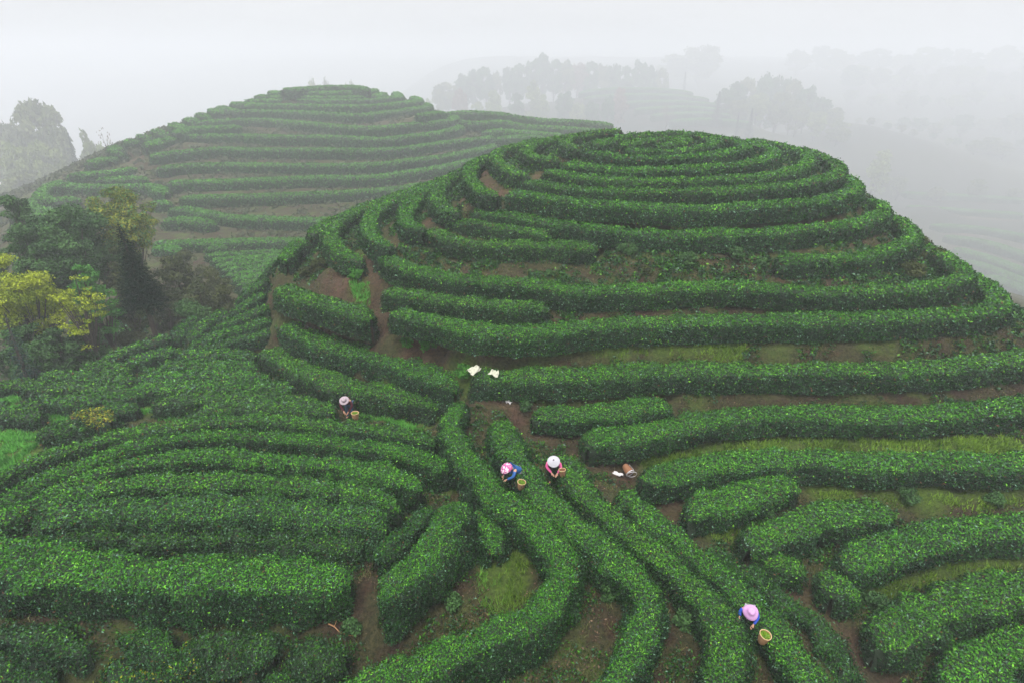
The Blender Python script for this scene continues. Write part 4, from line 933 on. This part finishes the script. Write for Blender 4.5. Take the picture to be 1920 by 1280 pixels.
# lush grass patches
gm = (rs.random(len(P)) < gcov*np.clip(.65+.9*n4, .12, 1))
G = P[gm]
def blades(G, per, hgt, rs, cols, wid=0.012):
    n = len(G)*per; B = np.repeat(G, per, 0)+rs.normal(0, .05, (n, 2)); z = ground(B)-.02
    a = rs.random(n)*6.28; ln = hgt*(.5+rs.random(n)); lean_ = rs.normal(0, .38, (n, 2))
    b = np.c_[B, z]; up = np.c_[lean_*ln[:, None], ln]; wv = np.c_[np.cos(a), np.sin(a), np.zeros(n)]
    dist = np.linalg.norm(b, axis=1); w_ = np.maximum(wid, dist*.0007)[:, None]
    V = np.stack([b-wv*w_, b+wv*w_, b+up*.6+wv*w_*.7+[0, 0, 0], b+up-[0, 0, .0]], 1).reshape(-1, 3)
    lo, hi = np.array(cols[0]), np.array(cols[1]); f = np.clip(.5+.5*vnoise(b, 1.1, 12)+rs.normal(0, .2, n), 0, 1)[:, None]
    return V, np.arange(4*n).reshape(-1, 4), lo*(1-f)+hi*f
V, Q, c = blades(G, 9, .16, rs, ((0.035, 0.09, 0.012), (0.13, 0.28, 0.035)))
rt_ = np.clip((V[::4, 0]+1.5)/1.5, 0, 1)[:, None]          # rank green growth in the left hollows, yellowing turf on the right banks
c = c*(1-rt_)*np.array([1.0, 1.55, 1.6])+c*rt_*np.array([1.55, 1.25, .9])
tag(link('grass', mesh_np('grass', V, Q, None, c), [M_GRASS]), kind='stuff', label='lush bright green grass in the gaps between the tea rows')
print('grass blades', len(Q))
# thin moss-green and straw-coloured weeds elsewhere on the banks
wm = (gcov < .4) & ((pth > .05) | (rs.random(len(P)) < .25)) & (rs.random(len(P)) < np.clip(.20+.40*n3+.25*n4, 0.03, .7)*np.clip(26/d_, .3, 1.2))
V1, Q1, c1 = blades(P[wm], 5, .11, rs, ((0.06, 0.085, 0.02), (0.17, 0.16, 0.06)))
tag(link('weeds', mesh_np('weeds', V1, Q1, None, c1), [M_GRASS]), kind='stuff', label='thin straw and moss coloured weeds on the earth banks')
# fallen leaves, clods and bits of twig on the bare earth
lm = (gcov < .6) & (rs.random(len(P)) < np.clip(.5+.5*n3, .1, .9)) & (P[:, 1] < 34)
Lp = np.repeat(P[lm], 2, 0)+rs.normal(0, .15, (lm.sum()*2, 2)); nl_ = len(Lp)
Vl, Ql = leaves(np.c_[Lp, ground(Lp)+.012], np.tile([0, 0, 1.], (nl_, 1)), .03+.06*rs.random(nl_), rs, up=0, spread=.45, aspect=.55)
fl_ = rs.random((nl_, 1))
tag(link('leaf_litter', mesh_np('leaf_litter', Vl, Ql, None, np.array([.022, .014, .009])*(1-fl_)+np.array([.20, .13, .075])*fl_**2), [M_GRASS]), kind='stuff', label='dry fallen leaves and crumbs of earth between the rows')
# leafy undergrowth hanging on the banks below the rows
junc = np.clip(1-np.hypot(P[:, 0]-.2, P[:, 1]-21.3)/2.6, 0, 1)*.22
hillb = np.clip(1-np.abs(P[:, 1]-28.0)/2.4, 0, 1)*(P[:, 0] > 2)*.16
low_bank = junc+hillb+((P[:, 1] < 11.6) & (P[:, 0] < -2)).astype(float)*.35
um = (gcov < .5) & (pth > .15) & (rs.random(len(P)) < low_bank+ np.clip(.09+.36*n4+.16*n3, 0, .5)*.9)
U_ = P[um]; n = len(U_); per = 16
B = np.repeat(np.c_[U_, ground(U_)], per, 0); sz = np.repeat(.12+.20*rs.random(n), per)
dv = unit(rs.normal(size=(n*per, 3))); dv[:, 2] = np.abs(dv[:, 2])
B = B+dv*sz[:, None]*[1, 1, 1.1]*(.5+.5*rs.random((n*per, 1))); dist = np.linalg.norm(B, axis=1)
V, Q = leaves(B, dv, np.clip(dist*.0042, .06, .3)*(.7+.6*rs.random(n*per)), rs, up=.2, spread=.8)
tone = np.repeat(rs.random(n), per)
cl = leaf_colors(n*per, np.clip(.15+.5*tone, 0, 1), rs, B, grey=.3)*.9
tag(link('undergrowth', mesh_np('undergrowth', V, Q, None, cl), [M_LEAF]), kind='stuff', label='self-sown leafy undergrowth on the banks below the tea rows')
print('undergrowth', n*per)
# weedy growth on the banks of the far hill
rs2 = np.random.default_rng(15)
PF = np.stack([rs2.uniform(-140, 60, 80000), rs2.uniform(66, 240, 80000)], 1); PF = PF[seen(PF)]
nf = vnoise(np.c_[PF, np.zeros(len(PF))], 0.25, 4.0)+.5*vnoise(np.c_[PF, np.zeros(len(PF))], 0.9, 4.0)
PF = PF[rs2.random(len(PF)) < np.clip(.28+.45*nf, .03, .8)]; n = len(PF); per = 9
B = np.repeat(np.c_[PF, ground(PF)], per, 0); dv = unit(rs2.normal(size=(n*per, 3))); dv[:, 2] = np.abs(dv[:, 2]); sz = np.repeat(.3+.45*rs2.random(n), per)
B = B+dv*sz[:, None]*(.4+.6*rs2.random((n*per, 1))); dist = np.linalg.norm(B, axis=1)
V, Q = leaves(B, dv, dist*.0042*(.7+.6*rs2.random(n*per)), rs2, up=.2, spread=.8)
ft_ = np.repeat(rs2.random(n), per)[:, None]*.7+.3*rs2.random((n*per, 1)); cl = np.array([.03, .055, .02])*(1-ft_)+np.array([.085, .095, .04])*ft_
tag(link('bank_weeds', mesh_np('bank_weeds', V, Q, None, cl), [M_GRASS]), kind='stuff', label='olive and straw coloured weeds on the banks of the far hill')
print('far weeds', n*per)
# single small bushes one can point at
BUSH = [(1290,500,.6,'dark','climbing bush in the middle of the reddish bank under the hooked row'), (1210,515,.4,'scrub','low weedy tuft at the foot of the reddish bank'), (1430,500,.5,'dark','small bush at the right end of the reddish bank'), (668,523,.55,'bright','small round bush beside the footpath above the stout tea row'), (802,655,.6,'bright','fresh green bush in the middle of the bare footpath strip'), (762,650,.45,'bright','smaller bush just left of the fresh green bush on the bare strip'),
 (1032,668,.55,'dark','dark bush on the bank above the row with the pale cloths'), (870,705,.5,'bright','grassy green bush left of the two pale cloths'), (1365,905,.5,'bright','bright leafy tuft above the short humped row'),
 (1030,520,.4,'dark','low bush at the left foot of the reddish bank'), (1175,480,.7,'dark','climbing bush on the reddish bank, left one'), (1375,490,.7,'dark','climbing bush on the reddish bank, right one'),
 (1745,500,.9,'scrub','dark brownish shrub at the right edge of the main hill'), (1725,475,.8,'scrub','upper brownish shrub at the right edge of the main hill'), (1710,520,.8,'scrub','olive shrub under the curling row at the right shoulder'),
 (1640,1150,.6,'dark','dark bush between the wide sweeping row and the thick lower row'), (1600,1120,.5,'dark','small bush below the rounded bush of the wide sweeping row'), (1700,940,.55,'dark','dark bush at the end of the grass bank row'),
 (1430,970,.5,'dark','small bush in front of the short humped row'), (1860,945,.5,'dark','dark bush on the bank below the long right-hand grass strip'), (985,770,.4,'dark','small bush left of the short row near the pink litter'),
 (1385,1030,.4,'scrub','weedy tuft at the mouth of the steep path'), (600,505,.7,'scrub','brownish bush above the reddish slump'), (575,520,.6,'scrub','brownish bush left of the reddish slump'),
 (620,480,.5,'dark','dark bush between two curved rows of the left shoulder'), (1140,1120,.45,'dark','grey-green bush in the gap between two saddle rows'), (1285,1170,.45,'dark','bush in the gap left of the picker in the lilac hat'),
 (1780,1185,.55,'dark','leafy bush by the bare patch near the lower right corner'), (850,1140,.4,'dark','small bush on the dark side of the grassy mound'), (660,1190,.4,'dark','dark bush behind the dry branch')]
for i, (px, py, sz, tn, lab) in enumerate(BUSH):
    p = hit(px, py)
    tree('bush', lab, 'bush', 'bush', tn, p[0], p[1], sz*1.25, sz*1.5, 900+i, .075 if p[1] < 24 else .10, .8, .15, group='self-sown bushes on the banks', sink=.1)

# ------------------------------------------------------------------ people and their things
import bmesh
def skin_mesh(name, joints, edges, mat, parent, sub=2, root=0):
    me = bpy.data.meshes.new(name); me.from_pydata([j[:3] for j in joints], edges, []); me.update()
    o = link(name, me, [mat], parent)
    md = o.modifiers.new('skin', 'SKIN'); md.use_smooth_shade = True; md.branch_smoothing = .4
    if not me.skin_vertices:
        bm = bmesh.new(); bm.from_mesh(me); bm.verts.layers.skin.verify(); bm.to_mesh(me); bm.free()
    for k, j in enumerate(joints):
        sv = me.skin_vertices[0].data[k]; rr = j[3]
        sv.radius = (rr, rr) if not isinstance(rr, tuple) else rr
        sv.use_root = (k == root)
    s_ = o.modifiers.new('sub', 'SUBSURF'); s_.levels = sub; s_.render_levels = sub
    return o
def lathe(name, prof, mat, parent, seg=28, wob=0, loc=None, cap=True):
    V, F = [], []
    for r_, z_ in prof:
        for k in range(seg):
            a = 2*PI*k/seg; rr = r_*(1+wob*math.sin(3*a+1)); V.append((rr*math.cos(a), rr*math.sin(a), z_+wob*r_*.5*math.cos(2*a)))
    for i in range(len(prof)-1):
        for k in range(seg): F.append((i*seg+k, i*seg+(k+1) % seg, (i+1)*seg+(k+1) % seg, (i+1)*seg+k))
    if cap: F.append(tuple(range(seg))[::-1])
    me = bpy.data.meshes.new(name); me.from_pydata(V, [], F); me.update()
    for p in me.polygons: p.use_smooth = True
    return link(name, me, [mat], parent, loc)
def mat_floral():
    m, n, b = new_mat('floral_cloth'); tc = n.nodes.new('ShaderNodeTexCoord'); v = n.nodes.new('ShaderNodeTexVoronoi'); v.inputs['Scale'].default_value = 15
    n.links.new(tc.outputs['Object'], v.inputs['Vector']); r = n.nodes.new('ShaderNodeValToRGB')
    r.color_ramp.elements[0].color = (.75, .62, .68, 1); r.color_ramp.elements[1].color = (.42, .07, .22, 1); r.color_ramp.elements[0].position = .35; r.color_ramp.elements[1].position = .5
    n.links.new(v.outputs['Distance'], r.inputs[0]); n.links.new(r.outputs[0], b.inputs['Base Color']); b.inputs['Roughness'].default_value = .8; return m
def mat_print():
    m, n, b = new_mat('printed_cloth'); tc = n.nodes.new('ShaderNodeTexCoord'); v = n.nodes.new('ShaderNodeTexVoronoi'); v.inputs['Scale'].default_value = 30
    n.links.new(tc.outputs['Object'], v.inputs['Vector']); r = n.nodes.new('ShaderNodeValToRGB')
    r.color_ramp.elements[0].color = (.30, .27, .34, 1); r.color_ramp.elements[1].color = (.05, .05, .09, 1); r.color_ramp.elements[0].position = .3; r.color_ramp.elements[1].position = .55
    n.links.new(v.outputs['Distance'], r.inputs[0]); n.links.new(r.outputs[0], b.inputs['Base Color']); b.inputs['Roughness'].default_value = .85; return m
def mat_wicker(col):
    m, n, b = new_mat('wicker'); tc = n.nodes.new('ShaderNodeTexCoord'); wv = n.nodes.new('ShaderNodeTexWave'); wv.bands_direction = 'Z'; wv.inputs['Scale'].default_value = 16; wv.inputs['Distortion'].default_value = 2
    n.links.new(tc.outputs['Object'], wv.inputs['Vector']); mx = n.nodes.new('ShaderNodeMix'); mx.data_type = 'RGBA'
    mx.inputs[6].default_value = tuple(c*.55 for c in col)+(1,); mx.inputs[7].default_value = col+(1,)
    n.links.new(wv.outputs['Fac'], mx.inputs[0]); n.links.new(mx.outputs[2], b.inputs['Base Color']); b.inputs['Roughness'].default_value = .75
    bp = n.nodes.new('ShaderNodeBump'); bp.inputs['Distance'].default_value = .01; n.links.new(wv.outputs['Fac'], bp.inputs['Height']); n.links.new(bp.outputs[0], b.inputs['Normal']); return m
SKIN = plain('skin', (.55, .30, .20), .55, .08, 10); HAIR = plain('hair', (.012, .010, .010), .6)
M_FLORAL, M_PRINT = mat_floral(), mat_print()
M_BLUE = plain('blue_jacket', (.015, .10, .33), .7, .25, 14); M_PINK = plain('pink_jacket', (.72, .10, .30), .75, .2, 12); M_RED = plain('dark_red_shirt', (.085, .010, .022), .8, .3, 12)
M_ROYAL = plain('royal_blue_sleeve', (.015, .07, .55), .65, .2, 14); M_WHITE = plain('white_hat_straw', (.44, .43, .47), .8, .1, 30); M_LILAC = plain('lilac_hat_cloth', (.56, .30, .56), .85, .12, 12)
M_GREYHAT = plain('grey_hat_felt', (.36, .29, .32), .85, .15, 20); M_JEANS = plain('denim', (.035, .085, .17), .85, .3, 30); M_DARK = plain('dark_trousers', (.03, .03, .04), .85, .3, 20)
M_APRON = plain('white_apron', (.50, .52, .55), .8, .12, 14); M_SCARF = plain('brown_scarf', (.10, .07, .06), .9, .5, 30); M_BAND = plain('hat_band', (.10, .07, .09), .8)
M_WICK = mat_wicker((.50, .27, .11)); M_WICK2 = mat_wicker((.42, .19, .09)); M_RIM = plain('basket_rim', (.62, .42, .22), .7, .2, 30); M_PLASTIC = plain('white_plastic', (.70, .66, .66), .35, .1, 20)
M_CLOTH = plain('cream_cloth', (.46, .46, .36), .9, .12, 18, bump=.4); M_PINKBAG = plain('pink_bag', (.68, .25, .20), .5, .2, 20); M_TWIG = plain('dry_twig', (.30, .16, .07), .8, .3, 20)

def person(label, hatpx, heading, bend, jacket, sleeve, trousers, hat, reach, scarf=False, apron=False, hatM=None, k=.94):
    """standing tea picker bent over the row, facing local +X; feet at the origin"""
    B = math.radians(bend); cb, sb = math.cos(B), math.sin(B)
    pel = np.array([0, 0, .80])
    def up(d, y=0, f=0): return (pel[0]+d*sb+f*cb, y, pel[2]+d*cb-f*sb)
    neck = up(.47); hb = math.radians(min(75, bend+12)); head = (neck[0]+.13*math.sin(hb), 0, neck[2]+.13*math.cos(hb))
    J, E = [], []
    def add(p, r, par=None):
        J.append((p[0]*k, p[1]*k, p[2]*k, r*k if not isinstance(r, tuple) else (r[0]*k, r[1]*k))); i = len(J)-1
        if par is not None: E.append((par, i))
        return i
    pl = add(tuple(pel), .125); wa = add(up(.14), .105, pl); ch = add(up(.32), .125, wa); nk0 = add(up(.43), .07, ch); nk = add(neck, .05, nk0); hd = add(head, .085, nk)
    ht = add((head[0]+.09*math.sin(hb), 0, head[2]+.09*math.cos(hb)), .075, hd)
    fw = np.array([math.cos(hb), 0, -math.sin(hb)])
    ns = add(tuple(np.array(head)+fw*.085), .02, hd)                     # the nose
    chn = add(tuple(np.array(head)+fw*.05+np.array([-math.sin(hb), 0, -math.cos(hb)])*.075), .035, hd)
    legs, arms = [], []
    for sg in (-1, 1):
        hp = add((0.0, sg*.095, .74), .088, pl); kn = add((.05+.02*sg, sg*.11, .42), .062, hp); an = add((-.02, sg*.12, .09), .042, kn); to = add((.13, sg*.14, .035), .038, an)
        legs.append((hp, kn, an))
        sh = add(up(.40, sg*.175), .058, ch); hx, hy, hz_ = reach[0 if sg < 0 else 1]
        el = add(((up(.40)[0]+hx)/2-.03, sg*.25, (up(.40)[2]+hz_)/2-.02), .042, sh); wr = add((hx, hy, hz_), .027, el)
        d = np.array([hx, hy, hz_])-np.array([J[el][0], J[el][1], J[el][2]])/k; d /= np.linalg.norm(d); side = np.cross(d, [0, 0, 1]); side /= max(np.linalg.norm(side), 1e-6)
        pa = add(tuple(np.array([hx, hy, hz_])+d*.055), .030, wr); arms.append((sh, el, wr))
        for q, (off, ln) in enumerate(((-.024, .060), (-.008, .070), (.009, .064), (.024, .050))):
            b0 = np.array([hx, hy, hz_])+d*.085+side*off
            f1 = add(tuple(b0), .0095, pa); f2 = add(tuple(b0+d*ln*.55+[0, 0, -.008]), .0088, f1); add(tuple(b0+d*ln*.85+[0, 0, -.03]), .008, f2)
        th = np.array([hx, hy, hz_])+d*.04-side*sg*.035; t1 = add(tuple(th), .0115, pa); add(tuple(th-side*sg*.02+d*.035+[0, 0, -.015]), .0095, t1)
    root = empty('person', (0, 0, 0)); tag(root, label, 'person', 'tea pickers among the rows')
    skin_mesh('body', J, E, SKIN, root, 2, 0)
    def sub(name, idx, edges, mat, grow, extra=()):
        mp = {a: b for b, a in enumerate(idx)}; jj = [(J[a][0], J[a][1], J[a][2], J[a][3]+grow*k) for a in idx]
        return skin_mesh(name, jj, [(mp[a], mp[b]) for a, b in edges], mat, root, 2, 0)
    sub('jacket', [ch, wa, pl, nk0], [(0, 1), (1, 2), (0, 3)] and [(ch, wa), (wa, pl), (ch, nk0)], jacket, .026)
    for (sh, el, wr) in arms: sub('sleeve', [sh, el, wr], [(sh, el), (el, wr)], sleeve, .016)
    sub('trousers', [pl]+[a for l in legs for a in l], [(pl, legs[0][0]), (legs[0][0], legs[0][1]), (legs[0][1], legs[0][2]), (pl, legs[1][0]), (legs[1][0], legs[1][1]), (legs[1][1], legs[1][2])], trousers, .018)
    # shoes, hair, hat
    for sg in (-1, 1): skin_mesh('shoe', [(-.05*k, sg*.12*k, .05*k, .045*k), (.06*k, sg*.13*k, .045*k, .045*k), (.15*k, sg*.14*k, .035*k, .036*k)], [(0, 1), (1, 2)], M_DARK, root, 2)
    hr = lathe('hair', [(.001, .105), (.05, .095), (.085, .06), (.102, .01), (.10, -.05), (.07, -.09)], HAIR, root, 16, 0, cap=False)
    hr.location = (head[0]*k, 0, head[2]*k); hr.scale = (k, k, k); hr.rotation_euler = (0, hb*.8, 0)
    hpos = (np.array(head)+np.array([math.sin(hb), 0, math.cos(hb)])*.085)*k
    if hat == 'cone': prof = [(.215, -.035), (.21, -.03), (.14, .02), (.075, .062), (.03, .085), (.001, .09)]
    elif hat == 'brim': prof = [(.205, -.03), (.20, -.018), (.15, 0), (.105, .008), (.10, .06), (.085, .10), (.05, .112), (.001, .105)]
    elif hat == 'dome': prof = [(.215, -.055), (.20, -.02), (.15, .02), (.10, .05), (.05, .066), (.001, .07)]
    else: prof = [(.22, -.10), (.215, -.085), (.17, -.03), (.115, .0), (.11, .05), (.09, .09), (.05, .105), (.001, .11)]
    ho = lathe('hat', prof, hatM, root, 32, .04 if hat in ('floppy', 'dome') else .01, cap=False)
    sd_ = ho.modifiers.new('thick', 'SOLIDIFY'); sd_.thickness = .006
    ho.location = tuple(hpos); ho.scale = (k*1.02, k*1.02, k*1.05); ho.rotation_euler = (0, min(hb*.55, .6), 0)
    if hat in ('brim', 'floppy'):
        bnd = lathe('hat_band', [(.1075, .008), (.1065, .03), (.104, .032)], M_BAND if hat == 'brim' else M_LILAC, ho, 28, 0, cap=False)
    if hat == 'cone': lathe('hat_tip', [(.03, .086), (.02, .098), (.001, .102)], M_BAND, ho, 12, 0, cap=False)
    if scarf:
        c = up(.40); skin_mesh('scarf', [((c[0]-.02)*k, -.14*k, (c[2]+.06)*k, .05*k), ((c[0]+.02)*k, 0, (c[2]+.10)*k, .06*k), (c[0]*k, .15*k, (c[2]+.05)*k, .05*k), ((c[0]-.12)*k, .2*k, (c[2]-.1)*k, .035*k)], [(0, 1), (1, 2), (2, 3)], M_SCARF, root, 2)
    if apron:
        a0, a1, a2 = up(.36, 0, .10), up(.12, 0, .13), (.16, 0, .62)
        skin_mesh('apron', [(a0[0]*k, 0, a0[2]*k, (.12*k, .05*k)), (a1[0]*k, 0, a1[2]*k, (.14*k, .06*k)), (a2[0]*k, 0, a2[2]*k, (.15*k, .06*k))], [(0, 1), (1, 2)], M_APRON, root, 2)
    # place so that the hat is met by the sight line and the feet stand on the ground
    R = np.array([[math.cos(heading), -math.sin(heading)], [math.sin(heading), math.cos(heading)]])
    off = R @ hpos[:2]; cx = (hatpx[0]-960)/FPX; cy_ = -(hatpx[1]-640)/FPX
    d = np.array([cx, math.cos(PITCH)+cy_*math.sin(PITCH), -math.sin(PITCH)+cy_*math.cos(PITCH)])
    t = np.arange(8, 60, .02); Pp = t[:, None]*d; g = ground(Pp[:, :2]-off)
    i = np.argmax(Pp[:, 2]-hpos[2] < g); feet = np.array([*(Pp[i, :2]-off), g[i]])
    root.location = tuple(feet); root.rotation_euler = (0, 0, heading)
    return root, feet, R
def basket(label, loc, rot, M, sc=1.0, fill=True, strap=True, white=False):
    r = empty('wicker_basket', loc); r.rotation_euler = rot; r.scale = (sc, sc, sc); tag(r, label, 'basket', 'wicker picking baskets')
    lathe('basket_body', [(.085, 0), (.11, .04), (.135, .16), (.15, .29), (.155, .34), (.147, .34), (.142, .28), (.125, .15), (.10, .045)], M, r, 28, .01)
    lathe('rim', [(.150, .335), (.162, .338), (.166, .35), (.160, .362), (.150, .36), (.145, .35), (.150, .335)], M_PLASTIC if white else M_RIM, r, 28, .01, cap=False)
    if strap:
        a = np.linspace(0, PI, 14); pts = np.stack([np.full(14, -.15)-.10*np.sin(a), -.09+.18*(a/PI), .10+.2*np.sin(a*.98)], 1)
        v, q = tube(pts, np.full(14, .010), 6); link('strap', mesh_np('strap', v, q, smooth=np.ones(len(q), bool)), [M_SCARF], r)
    if fill:
        rr = np.random.default_rng(8); n = 500; a = rr.random(n)*6.28; q = np.sqrt(rr.random(n))*.135
        P = np.stack([np.cos(a)*q, np.sin(a)*q, .305+.035*(1-(q/.135)**2)+rr.normal(0, .008, n)], 1)
        V, Qq = leaves(P, np.tile([0, 0, 1.], (n, 1)), .05, rr, spread=1.2); f = rr.random((n, 1))
        M3 = Euler(rot).to_matrix(); V = V*sc @ np.array(M3).T
        o = link('picked_leaves', mesh_np('picked_leaves', V, Qq, None, np.array([.10, .24, .02])*(1-f)+np.array([.28, .42, .04])*f), [M_LEAF], loc=loc)
        tag(o, 'freshly picked green leaves filling the '+label.split(',')[0], 'picked leaves', 'picked tea leaves in baskets')
    return r
hn = lambda deg: math.radians(deg)
rt, ft, R = person('tea picker in a blue jacket, printed trousers and pink floral hat', (948, 876), hn(212), 55, M_BLUE, M_BLUE, M_PRINT, 'dome', ((.56, -.16, .74), (.60, .12, .76)), hatM=M_FLORAL)
o2 = R @ np.array([-.22, .10]); basket('wicker basket hanging behind the picker in the blue jacket', tuple(unproj(976, 916, ft[2]+.62)), (.1, .12, 0), M_WICK, .82)
rt, ft, R = person('tea picker in a pink jacket and wide white hat, arms down at the row', (1038, 864), hn(262), 42, M_PINK, M_PINK, M_DARK, 'cone', ((.48, -.06, .78), (.50, .15, .80)), hatM=M_WHITE)
o2 = R @ np.array([-.20, .17]); basket('wicker basket on the back of the picker in the pink jacket', tuple(unproj(1055, 893, ft[2]+.74)), (.1, -.1, hn(262)), M_WICK2, .72, fill=False)
rt, ft, R = person('tea picker in a lilac hat, blue sleeves, white apron and dark scarf', (1409, 1146), hn(258), 48, M_APRON, M_ROYAL, M_DARK, 'floppy', ((.42, -.27, .86), (.55, .12, .76)), scarf=True, apron=True, hatM=M_LILAC, k=.86)
o2 = R @ np.array([.50, .30]); basket('wicker basket in front of the picker in the lilac hat', tuple(unproj(1427, 1203, ft[2]+.55)), (.15, .15, 0), M_WICK, .9, strap=False)
rt, ft, R = person('tea picker in a grey brimmed hat, dark red shirt and jeans at the far row', (645, 750), hn(268), 50, M_RED, M_RED, M_JEANS, 'brim', ((.46, -.10, .62), (.48, .10, .60)), hatM=M_GREYHAT, k=1.0)
o2 = R @ np.array([.12, .48]); basket('wicker basket beside the picker in the grey hat', tuple(unproj(667, 787, ft[2]+.55)), (0, 0, 0), M_WICK, 1.0, strap=False)
# the basket tipped over by the long row, wrapped in white plastic
p = hit(1171, 873); p = unproj(1171, 871, p[2]+.22); p[2] -= .17; p[0] += .1; p[1] -= .12
tb = basket('tipped-over wicker basket wrapped in white plastic on the earth by the long row', (p[0]-.10, p[1]+.12, p[2]+.17), (hn(112), 0, hn(28)), M_WICK2, 1.05, fill=False, strap=False, white=True)
rr = np.random.default_rng(4); vv, qq = [], []
a = np.linspace(-1.9, .6, 16); z_ = np.linspace(.06, .33, 10)
A_, Z_ = np.meshgrid(a, z_); Rr = .128+.11*Z_+.012*rr.random(A_.shape)+.005; vv = np.stack([Rr*np.cos(A_), Rr*np.sin(A_), Z_], -1).reshape(-1, 3)
ii = np.arange(160).reshape(10, 16); qq = np.stack([ii[:-1, :-1], ii[:-1, 1:], ii[1:, 1:], ii[1:, :-1]], -1).reshape(-1, 4)
wr_ = link('plastic_wrap', mesh_np('plastic_wrap', vv, qq), [M_PLASTIC], tb); sdm = wr_.modifiers.new('thick', 'SOLIDIFY'); sdm.thickness = .003
a = np.linspace(0, 2*PI, 25); v, q = tube(np.stack([.15*np.cos(a)+.04, .15*np.sin(a), .42+.06*np.cos(a)], 1), np.full(25, .011), 6)
link('carrying_ring', mesh_np('carrying_ring', v, q, smooth=np.ones(len(q), bool)), [M_PLASTIC], tb)
def sheet(name, label, cat, mat, P, L_, W_, rz, tilt, seed, group=None, crump=.05, drape=.10):
    rr = np.random.default_rng(seed); n = 18; u, v = np.meshgrid(np.linspace(-1, 1, n), np.linspace(-1, 1, n))
    edge = 1+.12*vnoise(np.stack([u, v, u*0], -1), 1.4, seed*1.0)
    q = np.stack([u*L_/2*edge, v*W_/2*(1-.2*u)*edge, crump*vnoise(np.stack([u, v, u*0], -1), 2.6, seed*3.1)-drape*np.maximum(u*u, v*v)*L_], -1).reshape(-1, 3)
    ii = np.arange(n*n).reshape(n, n); Q = np.stack([ii[:-1, :-1], ii[:-1, 1:], ii[1:, 1:], ii[1:, :-1]], -1).reshape(-1, 4)
    o = link(name, mesh_np(name, q, Q, smooth=np.ones(len(Q), bool)), [mat], loc=tuple(P)); o.rotation_euler = (tilt[0], tilt[1], rz)
    s_ = o.modifiers.new('thick', 'SOLIDIFY'); s_.thickness = .006; s_.offset = 1
    tag(o, label, cat, group); return o
p = unproj(889, 691, -11.20); sheet('cloth', 'cream cloth lying slanted on the left end of the long tea row', 'cloth', M_CLOTH, p, .56, .34, hn(52), (hn(14), 0), 3, 'cream cloths on the tea row', crump=.10)
p = unproj(927, 698, -11.22); sheet('cloth', 'smaller crumpled cream cloth right of the slanted one on the tea row', 'cloth', M_CLOTH, p, .42, .36, hn(75), (hn(18), 0), 6, 'cream cloths on the tea row', crump=.11)
p = hit(1158, 893); sheet('plastic_sheet', 'narrow white plastic scrap on the earth near the tipped-over basket', 'plastic scrap', M_PLASTIC, p+[0, 0, .10], .42, .12, hn(-28), (0, 0), 9)
p = hit(946, 747); sheet('plastic_bag', 'small pink bag on the bare earth at the fork of the rows', 'bag', M_PINKBAG, p+[0, 0, .08], .24, .16, hn(-40), (0, .2), 12, crump=.10)
p = hit(954, 757); sheet('plastic_bag', 'small white bag beside the pink one at the fork of the rows', 'bag', M_PLASTIC, p+[0, 0, .07], .24, .14, hn(-20), (0, 0), 14, crump=.09)
p = hit(340, 590); sheet('sack', 'small white sack at the outer edge of the left field', 'sack', M_PLASTIC, np.array(p)+[0, 0, .75], .55, .4, hn(20), (.3, 0), 17, crump=.2)
# dry branch on the lower bank
b0 = hit(618, 1180); b1 = hit(640, 1196); b2 = hit(672, 1206)
pts = np.array([b0+[0, 0, .12], (b0+b1)/2+[0, 0, .20], b1+[0, 0, .15], (b1+b2)/2+[0, .02, .10], b2+[0, 0, .14]])
tv = [tube(pts, [.016, .015, .013, .010, .005], 7), tube([pts[2], pts[2]+[.10, .06, .10], pts[2]+[.22, .05, .14]], [.010, .007, .004], 5), tube([pts[1], pts[1]+[.03, .10, .06], pts[1]+[.0, .2, .05]], [.009, .006, .003], 5)]
v, q = join(tv); tag(link('branch', mesh_np('branch', v, q, smooth=np.ones(len(q), bool)), [M_TWIG]), 'dry forked tan branch lying on the brushy lower bank', 'branch')
# ------------------------------------------------------------------ haze
def box_mesh(name, lo, hi):
    v = [(x, y, z) for z in (lo[2], hi[2]) for y in (lo[1], hi[1]) for x in (lo[0], hi[0])]
    f = [(0, 2, 3, 1), (4, 5, 7, 6), (0, 1, 5, 4), (2, 6, 7, 3), (0, 4, 6, 2), (1, 3, 7, 5)]
    me = bpy.data.meshes.new(name); me.from_pydata(v, [], f); me.update(); return me
HAZE = 0.00175
mh = bpy.data.materials.new('haze'); mh.use_nodes = True; n = mh.node_tree; n.nodes.clear()
oo = n.nodes.new('ShaderNodeOutputMaterial'); pv = n.nodes.new('ShaderNodeVolumePrincipled')
pv.inputs['Color'].default_value = (0.83, 0.85, 0.885, 1); pv.inputs['Density'].default_value = HAZE; pv.inputs['Anisotropy'].default_value = 0.15
n.links.new(pv.outputs[0], oo.inputs['Volume'])
hz = link('haze', box_mesh('haze', (-2060, -230, float(ZG.min())-1.0), (2060, 3200, 40.0)), [mh])
tag(hz, kind='stuff')
